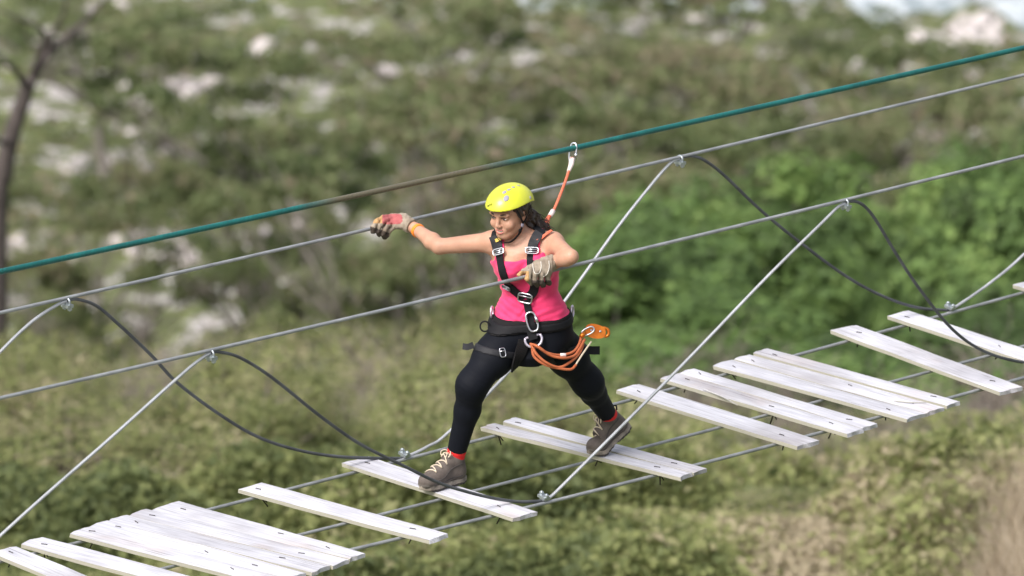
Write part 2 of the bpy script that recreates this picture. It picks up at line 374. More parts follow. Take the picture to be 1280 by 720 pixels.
def leaves(C, size, aspect=1.8, upbias=.5, rg=rng, tint=None, jitter=.35, out=None):
    """one small pointed leaf quad per centre"""
    C = np.asarray(C, float); n = len(C)
    N = rg.normal(size=(n, 3)); N[:, 2] = np.abs(N[:, 2]) + upbias * 2
    if out is not None: N = N * .55 + out * 1.3
    N /= np.linalg.norm(N, axis=1)[:, None]
    A = rg.normal(size=(n, 3)); A -= N * (A * N).sum(1)[:, None]; A /= np.linalg.norm(A, axis=1)[:, None] + 1e-9
    B = np.cross(N, A); s = size * (1 + jitter * rg.normal(size=n)).clip(.4, 2)
    a = A * (s / 2)[:, None]; b = B * (s / 2 / aspect)[:, None]; dr = np.array([0, 0, -1]) * (s * .1)[:, None]
    V = np.stack([C - a + dr, C - a * .1 - b, C + a + dr, C - a * .1 + b], 1).reshape(-1, 3)
    F = np.arange(4 * n).reshape(n, 4)
    tn = rg.random(n) if tint is None else tint
    return V, F, np.repeat(np.clip(tn, 0, 1), 4)
def branch_tube(mb, a, b, r0, r1, bend=.15, rg=rng, seg=6, n=6):
    a = np.asarray(a, float); b = np.asarray(b, float); L = np.linalg.norm(b - a)
    o = rg.normal(size=3) * L * bend * .5; o2 = rg.normal(size=3) * L * bend * .35
    t = np.linspace(0, 1, n)[:, None]
    P = a + (b - a) * t + o * np.sin(np.pi * t) + o2 * np.sin(2 * np.pi * t)
    mb.tube(P, np.linspace(r0, r1, n), seg); return P

def make_acacia(seed, width, height):
    rg = np.random.default_rng(seed); tr = MB(); fork = np.array([rg.normal() * .25, rg.normal() * .25, height * .42])
    branch_tube(tr, (0, 0, -.3), fork, .17, .12, .08, rg, 8)
    L = []; T = []
    npad = int(9 + width)
    for i in range(npad):
        th = i * 2.4 + rg.random() * .6; rad = width * .5 * math.sqrt((i + .4) / npad) * rg.uniform(.8, 1.02)
        z = height * (.66, .80, .93)[i % 3] + height * rg.uniform(-.04, .04) - rad * .10 * height / width
        c = np.array([math.cos(th) * rad, math.sin(th) * rad, z])
        P = branch_tube(tr, fork + rg.normal(size=3) * .05, c - (0, 0, .2), .075, .018, .18, rg, 5, 7)
        for q in range(5):
            e = c + rg.normal(size=3) * np.array([width * .10, width * .10, .12])
            branch_tube(tr, P[4], e, .025, .006, .15, rg, 4, 5)
        pr = width * rg.uniform(.12, .19); k = int(640 * (pr / 1.2) ** 2) + 220
        a = rg.random(k) * 6.283; q = pr * np.sqrt(rg.random(k)) * (1 + .25 * np.sin(3 * a + i) + .15 * np.sin(7 * a + 2 * i))
        tuft = rg.normal(size=k) * .055
        pts = c + np.stack([q * np.cos(a), q * np.sin(a), tuft - .06 * q], 1)
        # leaf sprays gather in small tufts, leaving holes
        keep = vnoise(pts * np.array([1.7, 1.7, 2.5]), seed) > -.10
        pts = pts[keep]; L.append(pts); T.append(np.clip((.34, .46, .58)[i % 3] + .18 * rg.normal() + .2 * rg.normal(size=len(pts)) + .14 * vnoise(pts * .8, seed + 7), 0, 1))
    V, F, tn = leaves(np.concatenate(L), .22, 2.6, .9, rg, np.concatenate(T))
    me = mesh_np('acacia_crown', V, F, smooth=False, attr=tn); return tr, me
def make_broadleaf(seed, width, height, leaf=.17, dens=1.0, mat_='leaf_green', trunk=True, low=.18, up=.25):
    rg = np.random.default_rng(seed); tr = MB(); top = np.array([rg.normal() * .2, rg.normal() * .2, height * .55])
    base = np.array([0, 0, -.3]); branch_tube(tr, base, top, .035 * height * .7, .035, .07, rg, 7)
    L = []; T = []; O = []; n = int(18 + width * 3.2)
    for i in range(n):
        u = rg.normal(size=3); u /= np.linalg.norm(u)
        if u[2] < -.55: u[2] *= -.5
        rr = rg.uniform(.55, 1.0)
        c = np.array([0, 0, height * (.5 + low * .5)]) + u * np.array([width * .43, width * .43, height * (.5 - low * .5) * .88]) * rr
        branch_tube(tr, base + (top - base) * rg.uniform(.35, 1), c, .03 + .006 * height, .008, .12, rg, 5, 5)
        cr = rg.uniform(.30, .72) * width / 5 * 1.1 + .12; k = int(300 * dens * (cr / .6) ** 2) + 60
        d = rg.normal(size=(k, 3)); d /= np.linalg.norm(d, axis=1)[:, None]; d[:, 2] = d[:, 2] * .75
        p = c + d * (cr * rg.random(k) ** .45)[:, None]
        O.append(d * .8 + nrm(u) * .5 + np.array([0, 0, .35])); L.append(p); T.append(np.clip((.46 if low > .08 else .58) + .25 * rg.normal() + .2 * rg.normal(size=k), 0, 1))
    V, F, tn = leaves(np.concatenate(L), leaf, 1.7, up, rg, np.concatenate(T), out=np.concatenate(O))
    return tr, mesh_np('crown', V, F, smooth=False, attr=tn)
def plant(name, loc, tr, me, bark, leaf, label, cat, group, crown='crown', trunk='trunk', rz=0, sc=1.0):
    o = empty(name, (0, 0, 0), label, cat, group)
    a = tr.build(trunk, M[bark], o); b = link(crown, me, M[leaf], o)
    o.location = loc; o.rotation_euler.z = rz; o.scale = (sc,) * 3
    return o
def put(o, loc, rz, sc, label=None):
    o.location = loc; o.rotation_euler.z = rz; o.scale = (sc[0], sc[0], sc[1]) if isinstance(sc, tuple) else (sc,) * 3
    if label: o['label'] = label
    return o
def place(px, py, r, h):
    """base point of a plant whose top shows near photo height py at horizontal range r; returns location and the height it needs"""
    p = far(px, py, r); g = float(gz(p[0], p[1])); return (p[0], p[1], g), max(.25, (p[2] - g)) / h

protos = [make_acacia(100 + i, wd, ht) for i, (wd, ht) in enumerate(((9, 6.5), (7.5, 6), (10, 7)))]
ac_objs = []
ACS = [  # px, py (canopy top), range, variant, turn
    (110, 175, 150, 1, 0), (300, 20, 168, 1, 2.2), (530, 135, 142, 1, 1), (840, 80, 150, 2, 4), (560, -25, 176, 0, 1.9), (1030, 45, 158, 0, 4.4),
    (750, 190, 122, 1, 5), (1200, 118, 138, 1, 5.2), (900, -30, 188, 2, 1.1), (130, -35, 192, 1, 3.9), (345, 205, 150, 1, 2.0), (690, 60, 152, 0, .6), (1230, 70, 160, 1, 3.3)]
for i, (px, py, r, v, rz) in enumerate(ACS):
    loc, k = place(px, py, r, (6.5, 6, 7)[v])
    if v not in [q[0] for q in ac_objs]:
        tr, me = protos[v]
        o = plant('acacia_tree', (0, 0, 0), tr, me, 'bark_grey', 'leaf_acacia', 'flat-topped olive acacia with rusty pods growing on the river bank', 'acacia', 'flat-topped acacias above the river', 'crown', 'trunk')
    else: o = copy_tree([q[1] for q in ac_objs if q[0] == v][0])
    put(o, loc, rz, ((.72 if i in (0, 10) else 1.0) * rng.uniform(.9, 1.1), k)); ac_objs.append((v, o))

# lush green trees at the right of the slope
gp = [make_broadleaf(200, 5.6, 7.5, .15, 1.2, up=.05), make_broadleaf(201, 4.6, 6.5, .14, 1.2, up=.05)]
GT = [(900, 140, 107, 0, 0, 'rounded bright green tree under the rear handrail clip right of the walker'),
      (1200, 45, 116, 1, 1, 'tallest green tree, rising behind both handrails at the right edge'),
      (1050, 100, 113, 0, 5, 'green tree between the two right-hand handrail clips, behind the slack cable'),
      (765, 270, 103, 1, 2, 'dark green tree directly behind the walker and the diagonal cable'),
      (1150, 385, 94, 0, 3, 'low deep green tree behind the single slanting plank on the right'),
      (1300, 150, 104, 1, 4, 'green tree cut off by the right border under the front handrail'),
      (905, 355, 97, 1, 6, 'low green tree behind the three-board panel'),
      (820, 235, 110, 0, 2.5, 'green tree whose crown fills the gap between the diagonal cable and the rear handrail clip')]
gfirst = {}
for px, py, r, v, rz, lb in GT:
    loc, k = place(px, py, r, (7.5, 6.5)[v])
    if v not in gfirst: o = gfirst[v] = plant('green_tree', (0, 0, 0), *gp[v], 'bark_grey', 'leaf_green', lb, 'tree', 'leafy green trees on the slope')
    else: o = copy_tree(gfirst[v]); o['label'] = lb
    k = min(k, 1.5); put(o, loc, rz, (1.05, k))

# scrub bushes on the near slope
bp_ = [make_broadleaf(300, 3.0, 2.6, .070, .85, low=.05), make_broadleaf(301, 2.4, 2.0, .065, .85, low=.05), make_broadleaf(302, 2.0, 1.6, .06, 1.0, low=.05)]
bfirst = {}
BU = []
rb = np.random.default_rng(5)
for i in range(54):
    px = rb.uniform(-60, 760); t_ = rb.random(); py = 345 + 330 * t_; r = 108 - 44 * t_ + rb.uniform(-2, 2)
    BU.append((px, py, r, int(rb.integers(0, 3)), 'leaf_scrub'))
for i in range(34):
    px = rb.uniform(-40, 680); t_ = rb.random(); py = (342 if px < 400 else 292) + 80 * t_; r = 116 - 16 * t_
    BU.append((px, py, r, int(rb.integers(0, 2)), 'leaf_scrub'))
for i in range(26):
    px = rb.uniform(620, 1300); t_ = rb.random(); py = 500 + 190 * t_; r = 80 - 19 * t_ + rb.uniform(-1, 1)
    BU.append((px, py, r, int(rb.integers(1, 3)), 'leaf_scrub'))
for i in range(16): BU.append((rb.uniform(480, 1120), rb.uniform(610, 700), rb.uniform(60, 66), 2, 'leaf_scrub'))
for px, py, r, v in ((450, 570, 74, 2), (560, 385, 98, 0), (690, 500, 80, 1), (330, 420, 92, 1), (860, 560, 74, 2), (240, 545, 76, 2), (120, 590, 74, 2)): BU.append((px, py, r, v, 'leaf_bright'))
for i in range(30):
    px = rb.uniform(-40, 700); py = 400 + 210 * rb.random(); BU.append((px, py, rb.uniform(64, 84), int(rb.integers(0, 2)), 'leaf_scrub'))
for px, py, r, v, lm in BU:
    loc, k = place(px, py, r, (2.6, 2.0, 1.6)[v]); k = min(k, 1.9)
    key = (v, lm)
    if key not in bfirst:
        tr, me = bp_[v]
        tr2 = tr; me2 = me.copy() if lm == 'leaf_bright' else me
        o = bfirst[key] = plant('shrub', (0, 0, 0), tr2, me2, 'twig', lm,
            'yellow-green twiggy shrub growing on the slope below the bridge' if lm == 'leaf_scrub' else 'fresh bright green shrub among the duller scrub', 'shrub',
            'scrub bushes on the slope' if lm == 'leaf_scrub' else 'bright green shrubs on the slope', 'foliage', 'stem')
    else: o = copy_tree(bfirst[key])
    put(o, loc, rb.uniform(0, 6.28), (max(.8, min(1.3, k)) * rb.uniform(.8, 1.1), k))

def twig_bush(seed):
    rg = np.random.default_rng(seed); m = MB()
    for i in range(16):
        th = rg.random() * 6.28; e = np.array([math.cos(th) * rg.uniform(.2, .9), math.sin(th) * rg.uniform(.2, .9), rg.uniform(.9, 1.9)])
        P = branch_tube(m, (0, 0, -.2), e, .024, .008, .2, rg, 5, 7)
        for q in range(9):
            s0 = P[int(rg.integers(2, 7))]; d = nrm(e + rg.normal(size=3) * .8); P2 = branch_tube(m, s0, s0 + d * rg.uniform(.3, .7), .010, .004, .2, rg, 4, 4)
            for z in range(3): branch_tube(m, P2[int(rg.integers(1, 4))], P2[-1] + rg.normal(size=3) * .25, .006, .003, .2, rg, 3, 3)
    return m.build('dry_bush', M['twig'])
tb = [twig_bush(k) for k in (1, 2)]
for i, (px, py, r) in enumerate(((160, 500, 80), (300, 520, 78), (90, 600, 70), (420, 520, 76), (520, 470, 80), (950, 600, 67), (1150, 560, 70), (820, 650, 63), (640, 660, 64), (250, 460, 84), (570, 560, 73), (380, 590, 71), (620, 600, 71), (470, 640, 68), (220, 610, 70), (730, 610, 69), (1190, 500, 77), (1010, 560, 72), (1090, 590, 68), (870, 470, 80), (960, 480, 80), (1240, 470, 79), (340, 690, 64))):
    o = tb[i] if i < 2 else tb[i % 2].copy()
    if i > 1: COL.objects.link(o)
    loc, k = place(px, py, r, 1.7); o.location = loc; o.rotation_euler.z = i * 1.3; k = min(k, 2.0); o.scale = (max(.9, min(1.4, k)), max(.9, min(1.4, k)), k)
    tag(o, 'leafless grey-brown twiggy bush standing among the green scrub', 'bush', 'dry twiggy bushes on the slope')
def undergrowth():
    n = 560000; rg = np.random.default_rng(77)
    r = np.concatenate([rg.uniform(54, 72, 360000), rg.uniform(50, 112, n - 360000)]); x = (rg.random(n) - .5) * r * .165; y = YC + r; z = gz(x, y)
    c = vnoise(np.stack([x * .9, y * .9, x * 0], -1), 9)
    h = (.15 + .7 * np.clip(c + .3, 0, 1)) * rg.random(n)
    keep = c > -2; P = np.stack([x, y, z + h], -1)[keep]
    tn = np.clip((.36 + .14 * np.clip(P[:, 0] / 2.5, -1, 1)) + .42 * vnoise(P * .75, 21) + .2 * rg.normal(size=len(P)) + .5 * np.clip(-.15 - c[keep], 0, .6) / .6 + .35 * np.clip(vnoise(P * .33, 31) - .2, 0, 1), 0, 1)
    V, F, t = leaves(P, .085, 1.8, .3, rg, tn, jitter=.55)
    o = link('undergrowth', mesh_np('undergrowth', V, F, smooth=False, attr=t), M['leaf_scrub']); tag(o, 'low yellow-green ground cover carpeting the slope below the bridge', 'undergrowth', kind='stuff')
    # the same cover goes on to both sides of the view, rising in bushy mounds
    n = 300000; r = rg.uniform(50, 150, n); sd = np.where(rg.random(n) < .5, -1, 1); x = sd * r * rg.uniform(.078, .30, n); y = YC + r
    c = vnoise(np.stack([x * .33, y * .33, x * 0], -1), 41) + .4 * vnoise(np.stack([x * 1.1, y * 1.1, x * 0], -1), 42)
    P = np.stack([x, y, gz(x, y) + (.2 + 2.6 * np.clip(c + .35, 0, 1.2) * np.clip((np.abs(x) / r - .078) / .03, .1, 1)) * rg.random(n) ** .5], -1)
    V, F, t = leaves(P, .24, 1.8, .3, rg, np.clip(.4 + .4 * vnoise(P * .5, 22) + .2 * rg.normal(size=n), 0, 1))
    o = link('undergrowth', mesh_np('undergrowth', V, F, smooth=False, attr=t), M['leaf_scrub']); tag(o, 'bushy scrub continuing on both sides of the slope', 'undergrowth', kind='stuff')
    # river-bank herbs
    n = 110000; r = rg.uniform(118, 225, n); x = (rg.random(n) - .5) * r * .62; y = YC + r
    c = vnoise(np.stack([x * .22, y * .22, x * 0], -1), 12); keep = c > .0; x, y, c = x[keep], y[keep], c[keep]
    P = np.stack([x, y, gz(x, y) + rg.random(len(x)) * (.3 + c)], -1)
    V, F, t = leaves(P, .4, 2, .4, rg)
    o = link('bank_vegetation', mesh_np('bank_vegetation', V, F, smooth=False, attr=t), M['leaf_acacia']); tag(o, 'patchy olive herbs between the river stones', 'vegetation', kind='stuff')
    # pale dry grass at the lower right
    V = []; F = []; T = []; k = 0
    n = 34000; px = 1020 + 300 * rg.random(n) ** .75; r = rg.uniform(50, 59, n)
    x = (px - 640) / FPX * (r / math.cos(EL)); y = YC + r; z = gz(x, y)
    L = rg.uniform(.16, .78, n) * np.clip((px - 1020) / 230, .12, 1.1); a = rg.uniform(0, 6.28, n); ln = L * rg.uniform(.2, 1.0, n)
    d = np.stack([np.cos(a), np.sin(a), a * 0], 1); s = np.stack([-np.sin(a), np.cos(a), a * 0], 1) * .0035
    B = np.stack([x, y, z], 1)
    mid = B + d * (ln * .3)[:, None] + np.array([0, 0, 1]) * (L * .6)[:, None]; top = B + d * ln[:, None] + np.array([0, 0, 1]) * L[:, None]
    V = np.stack([B - s, B + s, mid + s * .8, mid - s * .8, top + s * .2, top - s * .2], 1).reshape(-1, 3)
    i = np.arange(n)[:, None] * 6
    F = np.concatenate([i + [0, 1, 2, 3], i + [3, 2, 4, 5]])
    o = link('dry_grass', mesh_np('dry_grass', V, F, smooth=False, attr=np.repeat(rg.random(n), 6)), M['straw']); tag(o, 'pale straw-coloured dry grass at the lower right of the slope', 'grass', kind='stuff')
undergrowth()

# bare dark tree at the upper left
def bare_tree():
    o = empty('bare_tree', (0, 0, 0), 'bare dark tree with forked leafless branches at the upper left', 'tree')
    r = 104; mb = MB(); q = lambda x, y, dr=0: far(x, y, r + dr)
    b0 = q(-12, 330); b0[2] = float(gz(b0[0], b0[1])) - .3
    mb.tube(catmull([b0, q(-4, 290), q(4, 220), q(14, 170), q(30, 122), q(38, 100)], 6), np.linspace(.17, .095, 31), 9)
    mb.build('trunk', M['bark_dark'], o)
    def limb(pts, r0, r1):
        m = MB(); P = catmull(pts, 6); m.tube(P, np.linspace(r0, r1, len(P)), 7); return m.build('branch', M['bark_dark'], o)
    limb([q(36, 106), q(48, 85, .2), q(62, 66, .4), q(85, 45, .6), q(112, 20, .8), q(145, -14, 1)], .085, .02)
    limb([q(34, 110), q(22, 92, -.3), q(8, 78, -.5), q(-20, 60, -.8)], .06, .02)
    limb([q(60, 68, .4), q(66, 40, .3), q(80, 15, .1), q(84, -20, 0)], .05, .012)
    limb([q(40, 96, .1), q(50, 70, -.2), q(56, 50, -.4), q(48, 34, -.6), q(20, 22, -.8), q(-10, 8, -1)], .06, .014)
    limb([q(14, 172), q(2, 178, -.3), q(-16, 165, -.6)], .05, .02)
    limb([q(88, 43, .6), q(96, 42, .9), q(104, 30, 1.0)], .03, .01)
bare_tree()
def fallen():
    o = empty('fallen_branch', (0, 0, 0), 'bleached dead branch lying in the scrub at lower right', 'branch'); mb = MB()
    a = far(970, 668, 61); b = far(1052, 690, 61.5)
    for p in (a, b): p[2] = max(p[2], float(gz(p[0], p[1])) + .03)
    mb.tube(catmull([a, (a * .6 + b * .4) + np.array([0, 0, .08]), b], 8), np.linspace(.018, .04, 17), 6); mb.build('limb', M['twig'], o)
fallen()

# boulders in the river bed
def boulder_mesh(seed):
    rg = np.random.default_rng(seed); mb = MB(); mb.ball((0, 0, 0), np.eye(3), (1, .8, .62), 14, 9); V = mb.V[0]
    V = V * (1 + .22 * vnoise(V * 1.6 + seed, seed) + .08 * vnoise(V * 4, seed + 1))[:, None]
    return mesh_np('boulder', V, mb.F4[0])
M['stone'] = mat('pale_river_stone', (.55, .50, .49), .85, noise=(3, (.44, .39, .38), .25, (1, 1, 1)), bump=(9, .4, .03))
bm_ = [boulder_mesh(k) for k in range(4)]
for m_ in bm_: m_.materials.append(M['stone'])
rs = np.random.default_rng(8); ns = 0
CL = [(215, 128, 62, 24, 46), (330, 68, 60, 14, 12), (45, 60, 55, 30, 12), (1210, 52, 62, 26, 30), (925, 222, 22, 12, 10), (440, 215, 30, 30, 8), (20, 310, 40, 18, 8), (280, 318, 130, 22, 34), (160, 195, 60, 20, 8), (1060, 90, 60, 22, 10), (520, 92, 40, 10, 6), (880, 25, 30, 10, 4), (160, 10, 60, 10, 6)]
for cx, cy, sx, sy, n in CL:
    for i in range(n):
        px, py = cx + rs.normal() * sx * .55, cy + rs.normal() * sy * .55
        r = 160.
        for _ in range(30):                                     # where this ray meets the valley floor
            q = far(px, py, r); g = float(gz(q[0], q[1])); r += (q[2] - g) * 2.2
        q = far(px, py, r); s_ = rs.uniform(.13, .34) * (1.5 if rs.random() < .15 else 1)
        o = bpy.data.objects.new('boulder', bm_[int(rs.integers(0, 4))]); COL.objects.link(o)
        o.location = (q[0], q[1], q[2] + s_ * .2); o.rotation_euler = (rs.normal() * .2, rs.normal() * .2, rs.uniform(0, 6.28)); o.scale = (s_ * rs.uniform(.9, 1.5), s_, s_)
        tag(o, 'rounded pale grey boulder lying in the river bed', 'boulder', 'pale boulders in the river bed')

# ------------------------------------------------------------------ bridge: cables
def fit_deck(pts, x0, x1, step=40, z=0.0, deg=2):
    p = np.array(pts, float); c = np.polyfit(p[:, 0], p[:, 1], deg)
    return np.array([deck(x, np.polyval(c, x), z) for x in np.arange(x0, x1 + 1, step)])
FRONT_PX = [(556, 659), (626.6, 645.5), (679, 626), (826, 593), (874, 581), (971, 554.5), (1036, 539), (1107, 519), (1191, 496), (1231, 486), (1280, 472)]
MID_PX = [(214, 709), (369, 669), (435, 652.5), (478, 643.6), (556, 624), (595, 612), (736, 579), (802, 560), (904, 534), (963, 517.5), (1028, 500.5), (1113, 476), (1166, 462), (1237, 446), (1280, 433.4)]
BACK_PX = [(47, 692), (90, 679), (260.6, 637), (322.5, 620.6), (364, 611), (454, 589), (517, 571), (558, 562), (622.7, 545), (673, 530), (770, 504.5), (851, 483), (912, 467), (997.7, 443.6), (1060.6, 426), (1129.7, 407), (1182.5, 391), (1280, 367.6)]
fc = fit_deck(FRONT_PX, -500, 1800); mc = fit_deck(MID_PX, -500, 1800); bc = fit_deck(BACK_PX, -500, 1800)
FR0 = deck(556, 659); BK0 = deck(364, 611)
fdir = nrm((deck(1231, 486) - deck(556, 659))[:2]); bdir = nrm((deck(1182.5, 391) - deck(364, 611))[:2])
FN = np.array([-fdir[1], fdir[0]]); BN = np.array([-bdir[1], bdir[0]])
def on_front(px, py): return vplane(px, py, FR0, FN)
def on_back(px, py): return vplane(px, py, BK0, BN)
def fit_rail(pts, fn, x0=-500, x1=1800, step=30):
    p = np.array(pts, float); c = np.polyfit(p[:, 0], p[:, 1], 2)
    return np.array([fn(x, np.polyval(c, x)) for x in np.arange(x0, x1 + 1, step)]), c
def cable(name, P, r, m, label, cat='cable', group=None, seg=10):
    o = MB().tube(P, r, seg).build(name, M[m] if isinstance(m, str) else m); return tag(o, label, cat, group)
cable('foot_cable', fc, .0088, 'steel', 'grey steel cable under the front ends of the planks', group='cables carrying the planks')
cable('foot_cable', mc, .0080, 'steel', 'grey steel cable under the middle of the planks', group='cables carrying the planks')
cable('foot_cable', bc, .0086, 'steel', 'grey steel cable under the rear ends of the planks', group='cables carrying the planks')
FR_PX = [(0, 497), (80, 479), (200, 454.5), (264, 440), (400, 405.5), (500, 380), (600, 358), (690, 335.5), (800, 312), (900, 291), (1000, 266), (1057, 251), (1150, 227), (1280, 193)]
BR_PX = [(0, 390), (84, 375), (200, 346), (300, 322), (450, 290), (540, 266), (600, 253), (700, 231), (800, 208), (850, 196.5), (950, 175), (1100, 140), (1280, 91)]
fr, frc = fit_rail(FR_PX, on_front); br, brc = fit_rail(BR_PX, on_back)
cable('handrail_cable', fr, .0086, 'steel', 'grey handrail cable in front of the walker, gripped by her nearer glove', group='handrail cables')
cable('handrail_cable', br, .0084, 'steel', 'grey handrail cable behind the walker, under her outstretched red-backed glove', group='handrail cables')
def front_rail(px): return on_front(px, np.polyval(frc, px))
def back_rail(px): return on_back(px, np.polyval(brc, px))
# teal safety rope runs above the middle of the bridge
TN = (FN + BN) / 2; TP0 = (FR0 + BK0 + deck(700, 600) * 0) / 2
SAFE_PX = [(0, 342), (200, 296.5), (340, 264), (500, 229), (645, 204), (717, 187), (800, 168.5), (992, 124), (1150, 90), (1280, 58)]
def on_mid(px, py): return vplane(px, py, TP0, TN)
sr, src = fit_rail(SAFE_PX, on_mid)
L0 = float(np.linalg.norm(np.diff(np.array([on_mid(x, np.polyval(src, x)) for x in np.linspace(-500, 370, 60)]), axis=0), axis=1).sum())
L1 = float(np.linalg.norm(np.diff(np.array([on_mid(x, np.polyval(src, x)) for x in np.linspace(-500, 655, 60)]), axis=0), axis=1).sum())
M['teal'] = cable_mat('teal_rope', (.004, .085, .08), (.008, .13, .12), .42, 0, 40, 1.0, (L0, L1, (.115, .10, .065)))
cable('safety_rope', sr, .0135, 'teal', 'thick teal safety rope stretched above the walker', 'rope')
# suspension and slack cables
def hang(name, fn, px, r, m, label, group): return cable(name, catmull([fn(*p) for p in px], 6), r, m, label, group=group)
G1 = 'taut diagonal hanger cables'; G2 = 'slack dark hanger cables'
hang('hanger_cable', on_front, [(1056, 254), (1046, 260), (1030, 276), (960, 345), (860, 449), (760, 550), (700, 610), (688, 621), (680, 626)], .0078, 'steel_bright', 'taut grey cable slanting from the right front handrail clip to the plank cable clip', G1)
hang('hanger_cable', on_front, [(263, 441), (252, 448), (225, 470), (140, 546), (60, 616), (0, 670), (-110, 772)], .0078, 'steel_bright', 'taut grey cable slanting from the left front handrail clip down off the left edge', G1)
hang('hanger_cable', on_back, [(849, 198), (838, 204), (815, 230), (770, 287), (712, 368), (640, 460), (560, 541), (535, 558), (515, 568), (504, 572)], .0078, 'steel_bright', 'taut grey cable passing behind the walker from the rear handrail clip', G1)
hang('hanger_cable', on_back, [(83, 376), (72, 381), (40, 402), (0, 440), (-60, 505), (-150, 600)], .0078, 'steel_bright', 'short taut grey cable at the left edge under the rear handrail', G1)
hang('hanger_cable', on_back, [(1187, 387), (1200, 380), (1240, 352), (1280, 318), (1360, 240), (1420, 180)], .0078, 'steel_bright', 'taut grey cable rising off the right edge from the rear plank cable clip', G1)
hang('slack_cable', on_front, [(265, 441), (274, 440), (300, 447), (340, 472), (400, 520), (450, 555), (500, 580), (550, 604), (600, 619), (640, 626.5), (665, 627), (680, 626)], .0078, 'steel_dark', 'slack dark cable drooping across the forward boot from the left front handrail clip', G2)
hang('slack_cable', on_back, [(85, 376), (95, 374), (120, 382), (150, 407), (190, 445), (220, 477), (270, 515), (320, 545), (370, 562), (425, 571), (495, 573), (505, 572)], .0078, 'steel_dark', 'slack dark cable drooping from the left rear handrail clip to the rear plank cable', G2)
hang('slack_cable', on_front, [(1058, 252), (1070, 252), (1082, 259), (1096, 277), (1120, 317), (1150, 362), (1190, 411), (1230, 439), (1280, 453), (1340, 456), (1400, 446)], .0078, 'steel_dark', 'slack dark cable falling from the right front handrail clip off the right edge', G2)
hang('slack_cable', on_back, [(851, 197), (864, 195), (880, 200), (905, 219), (950, 262), (1000, 303), (1060, 347), (1110, 373), (1150, 385), (1187, 388)], .0078, 'steel_dark', 'slack dark cable drooping from the rear handrail clip right of the walker', G2)

def clip(p, along, up, label, group):
    """wire rope clip: saddle, U bolt and two nuts clamping two cables side by side"""
    o = empty('wire_rope_clip', p, label, 'clip', group); a = nrm(along); u = nrm(up - a * (up @ a)); s = np.cross(a, u); p = np.asarray(p)
    b = MB(); b.box(p - u * .017, (a, s, u), (.017, .026, .007)); b.box(p - u * .009 + s * .0, (a, s, u), (.012, .014, .006)); b.build('saddle', M['clip'], o, False)
    for e in (-1, 1):
        th = np.linspace(0, math.pi, 9); c = p + a * .008 * e
    th = np.linspace(0, math.pi, 10)
    b = MB()
    pts = [p - u * .04 + s * .018] + [p + s * .018 * math.cos(t) + u * (.016 * math.sin(t) + .002) for t in th] + [p - u * .04 - s * .018]
    b.tube(pts, .0052, 7); b.build('u_bolt', M['clip'], o)
    for e in (-1, 1):
        n = MB(); c = p + s * .018 * e - u * .029
        hx = [(c + a * .0115 * math.cos(k * math.pi / 3) + s * .0115 * math.sin(k * math.pi / 3)) for k in range(6)]
        V = [h - u * .006 for h in hx] + [h + u * .006 for h in hx]
        n.add(V, [(k, (k + 1) % 6, 6 + (k + 1) % 6, 6 + k) for k in range(6)] + [(0, 3, 2, 1), (0, 5, 4, 3), (6, 7, 8, 9), (6, 9, 10, 11)])
        n.build('nut', M['clip'], o, False)
    return o
CG = 'wire rope clips'; ZU = np.array([0, 0, 1.]); f3 = np.array([*fdir, 0]); b3 = np.array([*bdir, 0])
clip(on_front(264, 442.5), f3, ZU, 'zinc clip on the front handrail left of the walker', CG)
clip(on_front(1057, 253.5), f3, ZU, 'zinc clip on the front handrail right of the walker', CG)
clip(on_back(84, 377.5), b3, ZU, 'zinc clip on the rear handrail near the left edge', CG)
clip(on_back(850, 199), b3, ZU, 'zinc clip on the rear handrail right of the walker', CG)
clip(on_front(679, 625), f3, -ZU + np.array([0, .25, 0]), 'zinc clip on the front plank cable between her boots', CG)
clip(on_back(505, 571.5), b3, -ZU + np.array([0, .25, 0]), 'zinc clip on the rear plank cable behind her forward boot', CG)
clip(on_back(1187, 387.5), b3, -ZU + np.array([0, .25, 0]), 'zinc clip on the rear plank cable at the far right', CG)

